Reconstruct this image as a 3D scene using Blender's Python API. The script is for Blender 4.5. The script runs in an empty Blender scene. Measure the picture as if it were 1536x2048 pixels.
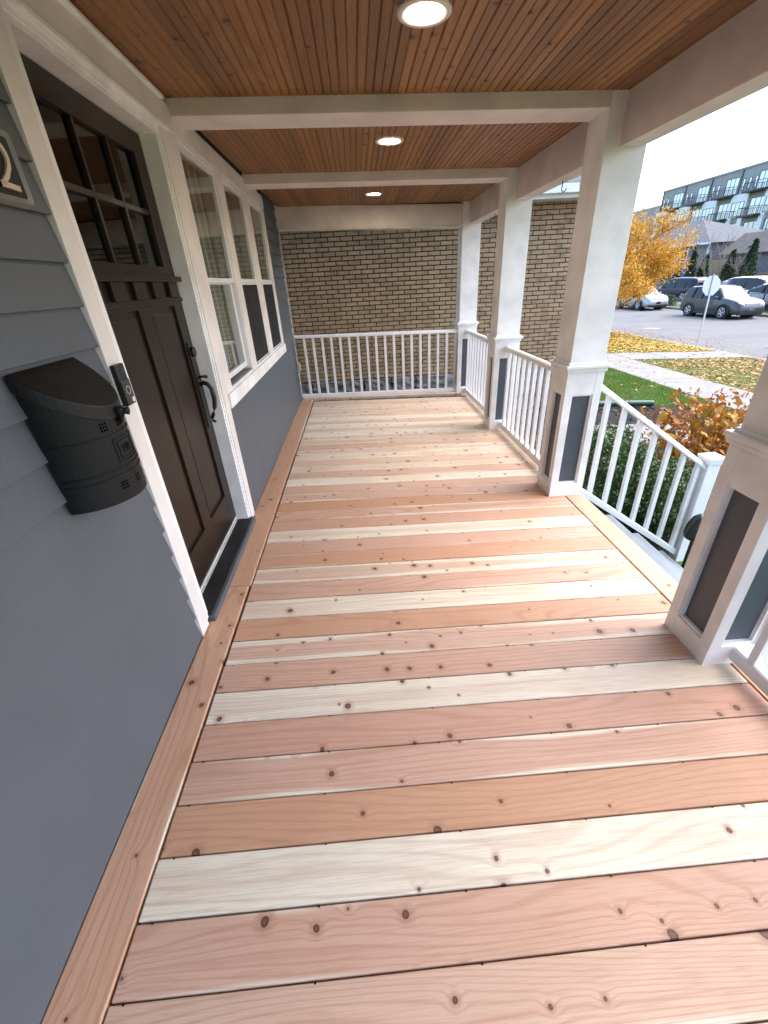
import bpy, bmesh, math, random
import numpy as np
from mathutils import Vector, Matrix, Euler
random.seed(7); rng = np.random.default_rng(11)
scene = bpy.context.scene
COL = scene.collection
R = math.radians

# ------------------------------------------------------------------ camera
CAM = Vector((0.8386, -0.3439, 1.4580)); YAW, PITCH, ROLL = 0.0331, 0.5046, -0.0588
def cam_axes():
    cy, sy, cp, sp = math.cos(YAW), math.sin(YAW), math.cos(PITCH), math.sin(PITCH)
    f = Vector((sy*cp, cy*cp, -sp)); r = Vector((cy, -sy, 0)); u = r.cross(f)
    return math.cos(ROLL)*r + math.sin(ROLL)*u, -math.sin(ROLL)*r + math.cos(ROLL)*u, f
_r, _u, _f = cam_axes()
cd = bpy.data.cameras.new('camera'); cam = bpy.data.objects.new('camera', cd); COL.objects.link(cam)
cam.matrix_world = Matrix(((_r.x, _u.x, -_f.x, CAM.x), (_r.y, _u.y, -_f.y, CAM.y), (_r.z, _u.z, -_f.z, CAM.z), (0, 0, 0, 1)))
cd.sensor_fit = 'VERTICAL'; cd.sensor_height = 24; cd.lens = 836.18/2048*24
cd.clip_start = 0.02; cd.clip_end = 1000
scene.camera = cam
# ------------------------------------------------------------------ sky, sun, exposure
SUN_EL, SUN_AZ = R(52), R(85)          # azimuth clockwise from +Y
w = bpy.data.worlds.new('World'); scene.world = w; w.use_nodes = True
wn = w.node_tree; bg = wn.nodes['Background']
sky = wn.nodes.new('ShaderNodeTexSky'); sky.sky_type = 'NISHITA'; sky.sun_disc = False
sky.sun_elevation = SUN_EL; sky.sun_rotation = SUN_AZ
sky.air_density = 1.0; sky.dust_density = 3.0; sky.ozone_density = 1.8
wn.links.new(sky.outputs[0], bg.inputs[0]); bg.inputs[1].default_value = 0.15
sl = bpy.data.lights.new('sun', 'SUN'); sl.energy = 0.5; sl.angle = R(100); sl.color = (1, 0.97, 0.93)
sun = bpy.data.objects.new('sun', sl); COL.objects.link(sun)
sd = Vector((math.sin(SUN_AZ)*math.cos(SUN_EL), math.cos(SUN_AZ)*math.cos(SUN_EL), math.sin(SUN_EL)))
sun.rotation_euler = sd.to_track_quat('Z', 'Y').to_euler(); sun.location = sd*60
scene.view_settings.view_transform = 'Standard'; scene.view_settings.look = 'None'
scene.view_settings.gamma = 1; scene.view_settings.use_curve_mapping = False
scene.view_settings.exposure = 2.28
scene.cycles.max_bounces = 7; scene.cycles.diffuse_bounces = 4; scene.cycles.glossy_bounces = 3; scene.cycles.transparent_max_bounces = 8
scene.cycles.use_light_tree = False; scene.cycles.caustics_reflective = False; scene.cycles.caustics_refractive = False

# ------------------------------------------------------------------ node helpers
class NT:
    def __init__(s, name):
        s.m = bpy.data.materials.new(name); s.m.use_nodes = True; s.t = s.m.node_tree
        s.b = s.t.nodes['Principled BSDF']; s.out = s.t.nodes['Material Output']
    def n(s, ty, **kw):
        x = s.t.nodes.new(ty)
        for k, v in kw.items(): setattr(x, k, v)
        return x
    def put(s, sock, v):
        if isinstance(v, bpy.types.NodeSocket): s.t.links.new(v, sock)
        elif v is not None:
            if isinstance(v, tuple) and len(v) == 3 and sock.type == 'RGBA': v = (*v, 1)
            sock.default_value = v
    def math(s, op, a, b=None, c=None, clamp=False):
        x = s.n('ShaderNodeMath', operation=op, use_clamp=clamp)
        for i, v in enumerate((a, b, c)):
            if v is not None: s.put(x.inputs[i], v)
        return x.outputs[0]
    def vmath(s, op, a, b=None):
        x = s.n('ShaderNodeVectorMath', operation=op); s.put(x.inputs[0], a)
        if b is not None: s.put(x.inputs[1], b)
        return x.outputs[0]
    def mix(s, f, a, b, mode='MIX'):
        x = s.n('ShaderNodeMix', data_type='RGBA', blend_type=mode)
        s.put(x.inputs[0], f); s.put(x.inputs[6], a); s.put(x.inputs[7], b); return x.outputs[2]
    def noise(s, vec, scale=5, detail=3, rough=.55, dist=0):
        x = s.n('ShaderNodeTexNoise'); s.put(x.inputs['Vector'], vec)
        s.put(x.inputs['Scale'], scale); s.put(x.inputs['Detail'], detail); s.put(x.inputs['Roughness'], rough); s.put(x.inputs['Distortion'], dist)
        return x.outputs[0]
    def vor(s, vec, scale=5, feature='F1', out=0):
        x = s.n('ShaderNodeTexVoronoi', feature=feature, voronoi_dimensions='2D' if out else '3D'); s.put(x.inputs['Vector'], vec); s.put(x.inputs['Scale'], scale); return x.outputs
    def ramp(s, f, pts):
        x = s.n('ShaderNodeValToRGB'); e = x.color_ramp.elements
        while len(e) < len(pts): e.new(.5)
        for el, (p, c) in zip(e, pts): el.position = p; el.color = (*c, 1) if len(c) == 3 else c
        s.put(x.inputs[0], f); return x.outputs[0]
    def smooth(s, x, a, b):
        m = s.n('ShaderNodeMapRange', interpolation_type='SMOOTHSTEP')
        s.put(m.inputs[0], x); s.put(m.inputs[1], a); s.put(m.inputs[2], b); return m.outputs[0]
    def tc(s, which='Object'): return s.n('ShaderNodeTexCoord').outputs[which]
    def pos(s): return s.n('ShaderNodeNewGeometry').outputs['Position']
    def info(s, which='Random'): return s.n('ShaderNodeObjectInfo').outputs[which]
    def island(s): return s.n('ShaderNodeNewGeometry').outputs['Random Per Island']
    def scale(s, v, x, y, z):
        return s.vmath('MULTIPLY', v, (x, y, z))
    def comb(s, x, y, z):
        c = s.n('ShaderNodeCombineXYZ')
        for i, v in enumerate((x, y, z)): s.put(c.inputs[i], v)
        return c.outputs[0]
    def sep(s, v):
        c = s.n('ShaderNodeSeparateXYZ'); s.put(c.inputs[0], v); return c.outputs
    def bump(s, h, strength=.3, dist=.01):
        x = s.n('ShaderNodeBump'); s.put(x.inputs['Height'], h); s.put(x.inputs['Strength'], strength); s.put(x.inputs['Distance'], dist)
        s.put(s.b.inputs['Normal'], x.outputs[0])
    def fin(s, col, rough=.6, metal=0, spec=None):
        s.put(s.b.inputs['Base Color'], col); s.put(s.b.inputs['Roughness'], rough); s.put(s.b.inputs['Metallic'], metal)
        if spec is not None: s.put(s.b.inputs['Specular IOR Level'], spec)
        return s.m

def m_paint(name, col, rough=.5, var=.06, bumps=.12, scale=60, grain=False, specks=.25, spec=None):
    t = NT(name); p = t.tc()
    v = t.noise(p, 3.5, 4); f = t.noise(t.scale(p, 1, 1, .12) if grain else p, scale, 3)
    dark = tuple(c*(1-var*2.2) for c in col); light = tuple(min(1, c*(1+var)) for c in col)
    c = t.mix(t.smooth(v, .3, .7), dark, light)
    sp = t.smooth(t.noise(p, 140, 2), .70, .78)
    c = t.mix(t.math('MULTIPLY', sp, specks), c, tuple(x*.45 for x in col))
    gr = t.smooth(t.noise(t.scale(p, 9, 9, 1.6), 1.0, 4, .7), .56, .78); c = t.mix(t.math('MULTIPLY', gr, specks*.55), c, tuple(x*y for x, y in zip(col, (.66, .62, .56))))
    t.bump(f, bumps, .006)
    return t.fin(c, t.math('ADD', rough-.06, t.math('MULTIPLY', f, .12)), 0, spec)

def m_wood(name, axis, pink, cream, dark, lines, knots=.5, bump=.25, stain=False, warm=(.50, .28, .155)):
    t = NT(name); o = t.sep(t.tc()); rnd = t.info(); oc = t.n('ShaderNodeSeparateColor'); t.put(oc.inputs[0], t.info('Color'))
    Rr, Gg, Bb = oc.outputs
    X, Y = (o[0], o[1]) if axis == 0 else (o[1], o[0])
    xs = t.math('ADD', X, t.math('MULTIPLY', rnd, 37.0)); ys = t.math('ADD', Y, t.math('MULTIPLY', rnd, 13.0))
    # knots: sparse voronoi cells
    kv = t.comb(xs, ys, t.math('MULTIPLY', rnd, 9.0)); 
    wob = t.noise(kv, 40, 0)
    vo = t.vor(t.comb(t.math('MULTIPLY', xs, 1.0), t.math('MULTIPLY', ys, 1.0), 0.0), 8.5, 'F1', 1)
    kc = t.n('ShaderNodeSeparateColor'); t.put(kc.inputs[0], vo[1])
    d = t.math('ADD', t.math('DIVIDE', vo[0], 8.5), t.math('MULTIPLY', t.math('SUBTRACT', wob, .5), .006))
    has = t.math('GREATER_THAN', kc.outputs[0], t.math('SUBTRACT', 1.0, t.math('MULTIPLY', knots, t.math('ADD', .45, t.math('MULTIPLY', t.math('FRACT', t.math('MULTIPLY', rnd, 29.0)), 1.1)))))
    rad = t.math('ADD', .0042, t.math('MULTIPLY', t.math('POWER', kc.outputs[1], 2.0), .0095))
    core = t.math('MULTIPLY', t.math('SUBTRACT', 1.0, t.smooth(t.math('DIVIDE', d, rad), .75, 1.1)), has)
    rim = t.math('MULTIPLY', t.math('MULTIPLY', t.smooth(t.math('DIVIDE', d, rad), .45, .8), core), 1.0)
    halo = t.math('MULTIPLY', t.math('SUBTRACT', 1.0, t.smooth(t.math('DIVIDE', d, rad), .8, 3.2)), has)
    # contour grain
    g = t.noise(t.comb(t.math('MULTIPLY', xs, .75), t.math('MULTIPLY', ys, 5.5), t.math('MULTIPLY', rnd, 21.0)), 1.0, 1.0, .4)
    g = t.math('MULTIPLY', g, .62)
    g = t.math('ADD', g, t.math('MULTIPLY', Y, t.math('ADD', .8, t.math('MULTIPLY', t.math('FRACT', t.math('MULTIPLY', rnd, 17.0)), 3.2))))
    g = t.math('ADD', g, t.math('MULTIPLY', t.math('MULTIPLY', t.math('EXPONENT', t.math('MULTIPLY', t.math('POWER', t.math('MULTIPLY', d, 42.0), 2.0), -1.0)), has), .038))
    freq = t.math('ADD', 105.0, t.math('MULTIPLY', rnd, 90.0))
    sn = t.math('SINE', t.math('MULTIPLY', g, freq))
    line = t.smooth(sn, .30, 1.0)
    broad = t.smooth(sn, -1.0, 1.0)
    fib = t.noise(t.comb(t.math('MULTIPLY', xs, 9.0), t.math('MULTIPLY', ys, 260.0), 0.0), 1.0, 1)
    blot = t.noise(t.comb(t.math('MULTIPLY', xs, 2.2), t.math('MULTIPLY', ys, 7.0), 3.0), 1.0, 1)
    # heartwood mask from the plank's own colour code
    e = t.math('ABSOLUTE', t.math('MULTIPLY', Y, 14.0))
    wav = t.math('MULTIPLY', t.math('SUBTRACT', t.noise(t.comb(t.math('MULTIPLY', xs, .9), t.math('MULTIPLY', rnd, 31.0), t.math('MULTIPLY', ys, 1.5)), 1.0, 1), .5), 1.7)
    thr = t.math('MULTIPLY', Gg, 1.6)
    hm = t.smooth(t.math('SUBTRACT', thr, t.math('ADD', e, wav)), -.12, .12)
    amt = t.math('MULTIPLY', Rr, t.math('ADD', .06, t.math('MULTIPLY', hm, .94)), clamp=True)
    c = t.mix(amt, cream, pink)
    c = t.mix(t.math('MULTIPLY', Bb, 1.5, clamp=True), c, warm)
    c = t.mix(t.math('MULTIPLY', t.smooth(t.noise(t.comb(t.math('MULTIPLY', xs, 1.6), t.math('MULTIPLY', ys, 3.0), 7.0), 1.0, 1), .45, .78), .30), c, warm)
    c = t.mix(t.math('MULTIPLY', t.smooth(blot, .40, .85), .13), c, dark)
    red = (dark[0]*1.45, dark[1]*1.3, dark[2]*1.15)
    streak = t.noise(t.comb(t.math('MULTIPLY', xs, 1.3), t.math('MULTIPLY', ys, 60.0), t.math('MULTIPLY', rnd, 5.0)), 1.0, 1)
    c = t.mix(t.math('MULTIPLY', t.smooth(streak, .5, .8), .30), c, red)
    c = t.mix(t.math('MULTIPLY', line, t.math('MULTIPLY', lines*1.25, t.math('ADD', .5, t.math('MULTIPLY', Rr, .5)))), c, red)
    c = t.mix(t.math('MULTIPLY', broad, lines*.12), c, dark)
    c = t.mix(t.math('MULTIPLY', t.smooth(fib, .42, .75), .22), c, dark)
    c = t.mix(t.math('MULTIPLY', halo, .45), c, dark)
    kn = tuple(x*.16 for x in dark); knc = (dark[0]*.50, dark[1]*.36, dark[2]*.30)
    c = t.mix(t.math('MULTIPLY', core, .9), c, knc)
    c = t.mix(t.math('MULTIPLY', rim, .85), c, kn)
    if stain:
        c = t.mix(t.math('MULTIPLY', rnd, .35), c, kn)
    h = t.math('SUBTRACT', t.math('ADD', t.math('MULTIPLY', fib, .6), t.math('MULTIPLY', line, -.3)), t.math('MULTIPLY', core, .5))
    t.bump(h, bump, .003)
    return t.fin(c, t.math('ADD', .5 if not stain else .42, t.math('MULTIPLY', fib, .2)))

M = {}
M['deck'] = m_wood('deck_cedar', 0, (.52, .312, .236), (.73, .685, .565), (.26, .125, .07), .25, .42)
M['deck_y'] = m_wood('border_cedar', 1, (.545, .32, .215), (.72, .67, .545), (.26, .125, .07), .25, .34)
M['ceil'] = m_wood('stained_beadboard', 1, (.295, .127, .040), (.43, .205, .068), (.085, .032, .012), .30, .30, .15, stain=True, warm=(.31, .135, .045))
M['white'] = m_paint('white_paint', (.81, .81, .815), .48, .07, .14, 45)
M['white_rough'] = m_paint('rough_white_trim', (.73, .69, .675), .6, .05, .55, 55, True)
M['beam'] = m_paint('beam_paint', (.74, .665, .635), .55, .06, .35, 120)
M['siding'] = m_paint('slate_siding', (.080, .091, .106), .5, .03, .22, 90)
M['panel'] = m_paint('slate_panel', (.065, .08, .105), .42, .05, .08, 90)
M['stairpaint'] = m_paint('stair_paint', (.17, .205, .23), .5, .08, .2, 80)
M['door'] = m_paint('door_brown', (.023, .0145, .0112), .30, .1, .012, 120, specks=0, spec=.2)
M['blackmetal'] = m_paint('black_metal', (.0065, .0065, .0078), .46, .2, .10, 60, specks=0, spec=.26)
M['lidmetal_lit'] = m_paint('black_metal_ceiling_lit', (.011, .0100, .0098), .46, .25, .2, 40, specks=0, spec=.32)  # black metal again, ceiling reflection put in as a paler brown tint
M['bronze'] = m_paint('aged_bronze', (.014, .012, .012), .35, .2, .08, 70, specks=0, spec=.4)
M['plastic_black'] = m_paint('black_plastic', (.012, .012, .013), .3, .05, .03, 200)
M['cream'] = m_paint('cream_number', (.60, .52, .37), .45, .1, .1, 90)
M['pewter'] = m_paint('pewter_frame', (.24, .25, .24), .5, .2, .5, 120)
M['grey_plastic'] = m_paint('grey_plastic', (.42, .44, .42), .45)
M['vinyl'] = m_paint('vinyl_white', (.77, .78, .80), .35, .03, .03, 40)
M['alu'] = m_paint('aluminium', (.55, .56, .57), .35, .08, .05)

def m_glass(name, tint=(.9, .95, .93), ior=1.5, boost=1.0):
    t = NT(name); t.t.nodes.remove(t.b)
    gl = t.n('ShaderNodeBsdfGlossy'); gl.inputs['Roughness'].default_value = .02; gl.inputs['Color'].default_value = (1, 1, 1, 1)
    tr = t.n('ShaderNodeBsdfTransparent'); tr.inputs['Color'].default_value = (*tint, 1)
    fr = t.n('ShaderNodeLayerWeight'); fr.inputs[0].default_value = .5; f0 = ((ior-1)/(ior+1))**2
    sch = t.math('ADD', f0, t.math('MULTIPLY', t.math('POWER', fr.outputs['Facing'], 5.0), 1-f0))
    mx = t.n('ShaderNodeMixShader'); t.put(mx.inputs[0], t.math('MULTIPLY', sch, boost, clamp=True))
    t.t.links.new(tr.outputs[0], mx.inputs[1]); t.t.links.new(gl.outputs[0], mx.inputs[2]); t.t.links.new(mx.outputs[0], t.out.inputs[0])
    return t.m
M['glass'] = m_glass('window_glass', (.80, .86, .82), 1.7, 1.5)
M['glass_door'] = m_glass('door_glass', (.3, .3, .29), 1.5, 1.0)
def m_simple(name, col, rough=.5, metal=0, spec=None):
    t = NT(name); return t.fin(col, rough, metal, spec)
M['carglass'] = m_simple('car_glass', (.012, .016, .02), .03, 0, .45)
M['bglass'] = m_simple('far_glass', (.42, .50, .57), .04, .75, .8)
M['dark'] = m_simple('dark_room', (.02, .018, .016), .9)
def m_emit(name, col, st):
    t = NT(name); t.put(t.b.inputs['Base Color'], (.9, .9, .9)); t.put(t.b.inputs['Emission Color'], col); t.put(t.b.inputs['Emission Strength'], st); return t.m
M['lamp'] = m_emit('lamp_lens', (1, .84, .64), 30.0)
def m_screen():
    t = NT('insect_screen'); t.t.nodes.remove(t.b)
    d = t.n('ShaderNodeBsdfDiffuse'); d.inputs[0].default_value = (.05, .05, .052, 1)
    tr = t.n('ShaderNodeBsdfTransparent'); mx = t.n('ShaderNodeMixShader'); mx.inputs[0].default_value = .68
    t.t.links.new(tr.outputs[0], mx.inputs[1]); t.t.links.new(d.outputs[0], mx.inputs[2]); t.t.links.new(mx.outputs[0], t.out.inputs[0]); return t.m
M['screen'] = m_screen()
def m_brick():
    t = NT('buff_brick'); rnd = t.info(); p = t.pos()
    c = t.ramp(t.math('FRACT', t.math('ADD', t.math('MULTIPLY', rnd, 7.3), t.noise(t.scale(p, 5, 1, 15), 1.0, 0))), [(0, (.27, .185, .10)), (.3, (.335, .24, .13)), (.7, (.40, .285, .16)), (.9, (.36, .235, .14)), (1, (.24, .165, .10))])
    sp = t.noise(p, 160, 2); c = t.mix(t.math('MULTIPLY', t.smooth(sp, .52, .72), .55), c, (.15, .10, .055))
    c = t.mix(t.math('MULTIPLY', t.smooth(t.noise(p, 1.6, 4, .7), .4, .7), .25), c, (.19, .135, .085)); c = t.mix(t.math('MULTIPLY', t.smooth(t.noise(p, 22, 3), .62, .75), .14), c, (.42, .36, .28))
    t.bump(sp, .4, .003); return t.fin(c, .85)
M['brick'] = m_brick()
def m_noise(name, c1, c2, scale=8, rough=.85, bump=.4, bscale=60, c3=None, lo=.3, hi=.7):
    t = NT(name); p = t.pos(); n = t.noise(p, scale, 5, .6); c = t.mix(t.smooth(n, lo, hi), c1, c2)
    f = t.noise(p, bscale, 4, .65)
    if c3: c = t.mix(t.smooth(f, .5, .68), c, c3)
    t.bump(f, bump, .01); return t.fin(c, rough)
M['mortar'] = m_noise('brown_mortar', (.022, .012, .011), (.035, .020, .018), 20)
M['stone'] = m_noise('foundation_stone', (.10, .10, .10), (.24, .24, .235), 9, .9, .9, 30)
M['concrete'] = m_noise('concrete', (.215, .205, .19), (.27, .258, .24), 3, .9, .3, 120, (.19, .18, .165))
M['asphalt'] = m_noise('asphalt', (.135, .13, .13), (.17, .165, .163), .8, .9, .5, 90, (.125, .12, .12))
M['soil'] = m_noise('lawn_soil', (.035, .075, .014), (.07, .12, .022), 3, .95, .7, 40, (.06, .06, .02))
M['leafsoil'] = m_noise('leafy_soil', (.08, .10, .025), (.25, .17, .04), 2.5, .95, .7, 30, (.15, .09, .03))
M['mulch'] = m_noise('dark_mulch', (.008, .007, .0075), (.017, .015, .015), 12, .95, 1.0, 60)
M['shingle'] = m_noise('roof_shingle', (.085, .09, .10), (.13, .135, .15), 2.5, .9, .5, 14, (.065, .065, .075))
M['shingle_b'] = m_noise('brown_shingle', (.105, .088, .082), (.145, .122, .115), 2.0, .9, .5, 14, (.08, .068, .062))
M['shake'] = m_noise('shake_wall', (.14, .145, .17), (.24, .245, .275), 5, .9, .4, 9, (.17, .17, .2))
M['fencewood'] = m_noise('fence_wood', (.30, .20, .11), (.42, .29, .17), 4, .85, .3, 30)
M['apt_grey'] = m_noise('apartment_grey', (.32, .305, .30), (.37, .355, .35), .5, .8, .1, 4)
M['apt_white'] = m_noise('apartment_white', (.86, .87, .88), (.90, .90, .91), .4, .6, .1, 4)
M['apt_dark'] = m_simple('apartment_trim', (.05, .05, .06), .6)
M['bark'] = m_noise('bark', (.10, .07, .05), (.17, .125, .09), 20, .95, .8, 60)
M['twig'] = m_noise('pale_twig', (.22, .17, .13), (.32, .26, .20), 20, .95, .5, 60)
M['pipe'] = m_simple('green_pipe', (.02, .06, .045), .4)
M['bluetarp'] = m_simple('blue_tarp', (.03, .10, .40), .6)
def m_leaf(name, stops, rough=.55, trans=.3, obj=False):
    t = NT(name); r = t.info() if obj else t.island()
    c = t.ramp(r, stops)
    if obj:
        o = t.tc(); s = t.sep(o); vein = t.smooth(t.math('ABSOLUTE', t.math('SINE', t.math('ADD', t.math('MULTIPLY', s[0], 260.0), t.math('MULTIPLY', t.math('ABSOLUTE', s[1]), 200.0)))), 0.0, .3)
        c = t.mix(t.math('MULTIPLY', t.math('SUBTRACT', 1.0, vein), .3), c, (.22, .08, .02)); c = t.mix(t.math('MULTIPLY', t.smooth(t.noise(o, 60, 3), .5, .7), .4), c, (.30, .11, .03))
    t.put(t.b.inputs['Base Color'], c); t.put(t.b.inputs['Roughness'], rough)
    tl = t.n('ShaderNodeBsdfTranslucent'); t.put(tl.inputs[0], c); mx = t.n('ShaderNodeMixShader'); mx.inputs[0].default_value = trans
    t.t.links.new(t.b.outputs[0], mx.inputs[1]); t.t.links.new(tl.outputs[0], mx.inputs[2]); t.t.links.new(mx.outputs[0], t.out.inputs[0]); return t.m
M['leaf_yellow'] = m_leaf('yellow_leaf', [(0, (.50, .22, .02)), (.4, (.62, .33, .03)), (.75, (.68, .44, .05)), (1, (.34, .14, .02))])
M['leaf_fallen'] = m_leaf('fallen_leaf', [(0, (.46, .27, .06)), (.35, (.52, .36, .13)), (.65, (.36, .17, .06)), (1, (.24, .13, .07))], .7, .1)
M['leaf_fallen_y'] = m_leaf('fallen_yellow_leaf', [(0, (.58, .36, .05)), (.5, (.66, .45, .08)), (1, (.40, .22, .05))], .7, .1)
M['leaf_box'] = m_leaf('boxwood_leaf', [(0, (.018, .045, .012)), (.5, (.035, .085, .018)), (.85, (.06, .12, .025)), (1, (.13, .16, .03))], .4, .2)
M['leaf_hyd'] = m_leaf('hydrangea_leaf', [(0, (.42, .17, .02)), (.35, (.55, .26, .03)), (.6, (.50, .31, .04)), (.8, (.30, .24, .04)), (1, (.36, .13, .03))], .5, .3, obj=True)
M['leaf_dry'] = m_leaf('dry_rust_leaf', [(0, (.40, .15, .025)), (.4, (.48, .22, .03)), (.7, (.30, .10, .025)), (1, (.20, .08, .03))], .6, .25)
M['leaf_arb'] = m_leaf('arborvitae_leaf', [(0, (.012, .035, .012)), (.6, (.022, .06, .016)), (1, (.05, .085, .025))], .6, .15)
M['grass'] = m_leaf('grass_blade', [(0, (.07, .16, .018)), (.6, (.125, .235, .03)), (1, (.22, .28, .055))], .6, .3)
M['chip'] = m_leaf('mulch_chip', [(0, (.006, .0055, .006)), (.7, (.015, .013, .013)), (1, (.05, .04, .037))], .9, 0)
def m_car(name, col, metal=.3): 
    t = NT(name); t.put(t.b.inputs['Coat Weight'], .35); t.put(t.b.inputs['Coat Roughness'], .04); return t.fin(col, .35, metal)
M['car_grey'] = m_car('car_grey', (.060, .060, .064), .3); M['car_blue'] = m_car('car_blue', (.012, .02, .05))
M['car_white'] = m_car('car_white', (.72, .74, .76), 0); M['car_silver'] = m_car('car_silver', (.38, .40, .43), .3)
M['car_black'] = m_simple('car_trim', (.015, .015, .016), .5); M['rubber'] = m_simple('tyre_rubber', (.012, .012, .012), .8)
M['rim'] = m_simple('alloy_rim', (.60, .60, .61), .25, .7); M['lens'] = m_simple('headlight_lens', (.55, .62, .68), .08, .3)
M['redlens'] = m_simple('tail_lens', (.30, .02, .015), .15); M['plate'] = m_simple('number_plate', (.55, .62, .58), .5)
M['sign_back'] = m_simple('sign_back', (.50, .52, .54), .45, .2); M['galv'] = m_simple('galvanised', (.42, .44, .46), .4, .5)

# ------------------------------------------------------------------ mesh helpers
class MB:
    def __init__(s): s.v = []; s.f = []
    def add(s, vs, fs):
        o = len(s.v); s.v += [tuple(x) for x in vs]; s.f += [tuple(i+o for i in f) for f in fs]; return s
    def box(s, x0, x1, y0, y1, z0, z1, fn=None):
        vs = [(x, y, z) for z in (z0, z1) for y in (y0, y1) for x in (x0, x1)]
        if fn: vs = [fn(*p) for p in vs]
        return s.add(vs, [(0, 2, 3, 1), (4, 5, 7, 6), (0, 1, 5, 4), (2, 6, 7, 3), (0, 4, 6, 2), (1, 3, 7, 5)])
    def prism(s, poly, a0, a1, axis='y'):
        n = len(poly)
        def P(u, v, a): return {'y': (u, a, v), 'x': (a, u, v), 'z': (u, v, a)}[axis]
        vs = [P(u, v, a0) for u, v in poly] + [P(u, v, a1) for u, v in poly]
        fs = [(i, (i+1) % n, n+(i+1) % n, n+i) for i in range(n)] + [tuple(range(n-1, -1, -1)), tuple(range(n, 2*n))]
        return s.add(vs, fs)
    def tube(s, pts, rad, n=8, caps=True):
        pts = [Vector(p) for p in pts]; rs = rad if isinstance(rad, (list, tuple)) else [rad]*len(pts)
        vs = []; up = Vector((0, 0, 1))
        for i, p in enumerate(pts):
            d = (pts[min(i+1, len(pts)-1)]-pts[max(i-1, 0)]).normalized()
            a = d.cross(up if abs(d.z) < .95 else Vector((1, 0, 0))).normalized(); b = d.cross(a)
            vs += [tuple(p+rs[i]*(math.cos(2*math.pi*k/n)*a+math.sin(2*math.pi*k/n)*b)) for k in range(n)]
        fs = []
        for i in range(len(pts)-1):
            fs += [(i*n+k, i*n+(k+1) % n, (i+1)*n+(k+1) % n, (i+1)*n+k) for k in range(n)]
        if caps: fs += [tuple(range(n-1, -1, -1)), tuple((len(pts)-1)*n+k for k in range(n))]
        return s.add(vs, fs)
    def cyl(s, c, r, h, n=16, axis='z', r2=None):
        r2 = r if r2 is None else r2; d = {'z': (0, 0, 1), 'x': (1, 0, 0), 'y': (0, 1, 0)}[axis]; c = Vector(c)
        return s.tube([c, c+Vector(d)*h], [r, r2], n)
    def mesh(s, name, bevel=0, seg=2):
        me = bpy.data.meshes.new(name); me.from_pydata(s.v, [], s.f)
        bm = bmesh.new(); bm.from_mesh(me); bmesh.ops.recalc_face_normals(bm, faces=bm.faces)
        if bevel: bmesh.ops.bevel(bm, geom=[e for e in bm.edges if e.is_manifold and e.calc_face_angle(0) > .5], offset=bevel, segments=seg, profile=.5, affect='EDGES', clamp_overlap=True)
        bm.to_mesh(me); bm.free(); return me
    def build(s, name, mat, parent=None, bevel=0, smooth=False, seg=2):
        me = s.mesh(name, bevel, seg); me.materials.append(M[mat] if isinstance(mat, str) else mat)
        if smooth: me.shade_smooth()
        return link(bpy.data.objects.new(name, me), parent)
def link(o, parent=None):
    COL.objects.link(o)
    if parent is not None: o.parent = parent
    return o
def tag(o, label, cat, group=None):
    o['label'] = label; o['category'] = cat
    if group: o['group'] = group
    return o
def empty(name, loc=(0, 0, 0), rz=0, label=None, cat=None, group=None):
    o = link(bpy.data.objects.new(name, None)); o.location = loc; o.rotation_euler.z = rz; o.empty_display_size = .1
    if label: tag(o, label, cat, group)
    return o
def struct(o): o['kind'] = 'structure'; return o
def stuff(o): o['kind'] = 'stuff'; return o
def np_mesh(name, V, F, mat, parent=None):
    me = bpy.data.meshes.new(name); k = F.shape[1]
    me.vertices.add(len(V)); me.vertices.foreach_set('co', V.astype(np.float32).ravel())
    me.loops.add(F.size); me.loops.foreach_set('vertex_index', F.astype(np.int32).ravel())
    me.polygons.add(len(F)); me.polygons.foreach_set('loop_start', np.arange(0, F.size, k, dtype=np.int32))
    me.polygons.foreach_set('loop_total', np.full(len(F), k, dtype=np.int32)); me.update(calc_edges=True)
    me.materials.append(M[mat]); return link(bpy.data.objects.new(name, me), parent)
def leaf_cloud(name, P, size, mat, parent=None, nrm=None, aspect=.55, flat=0.0, jitter=.45):
    """small folded leaves: two triangles sharing a midrib"""
    n = len(P); P = np.asarray(P, float); L = size*(1+jitter*rng.uniform(-1, 1, n))[:, None]
    d = rng.normal(size=(n, 3)); d[:, 2] *= (1-flat); d /= np.linalg.norm(d, axis=1)[:, None]
    a = rng.normal(size=(n, 3)) if nrm is None else nrm+rng.normal(size=(n, 3))*.5
    if flat: a = np.tile([0, 0, 1.0], (n, 1))+rng.normal(size=(n, 3))*.35*(1.2-flat)
    sx = np.cross(d, a); sx /= np.linalg.norm(sx, axis=1)[:, None]+1e-9; up = np.cross(sx, d)
    tip = P+d*L; mid = P+d*L*.45+up*L*.12
    V = np.stack([P, mid+sx*L*aspect*.5, tip, mid-sx*L*aspect*.5], 1).reshape(-1, 3)
    i = np.arange(n)[:, None]*4
    F = np.concatenate([i+[0, 1, 2], i+[0, 2, 3]], 1).reshape(-1, 3)
    return np_mesh(name, V, F, mat, parent)
def gz(x):
    return -.88 if x < 3.6 else (-.88-(x-3.6)/9.6*.42 if x < 13.2 else -1.30)
FS = .0347                                  # the porch floor falls this much per metre outwards
def fl(x): return -FS*x
def zc(x): return 2.295-.02*x               # ceiling plane
TH = .008                                   # the house wall runs a little out of square to the deck
P = .1429; SK = .0132                       # plank pitch, plank skew

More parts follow.
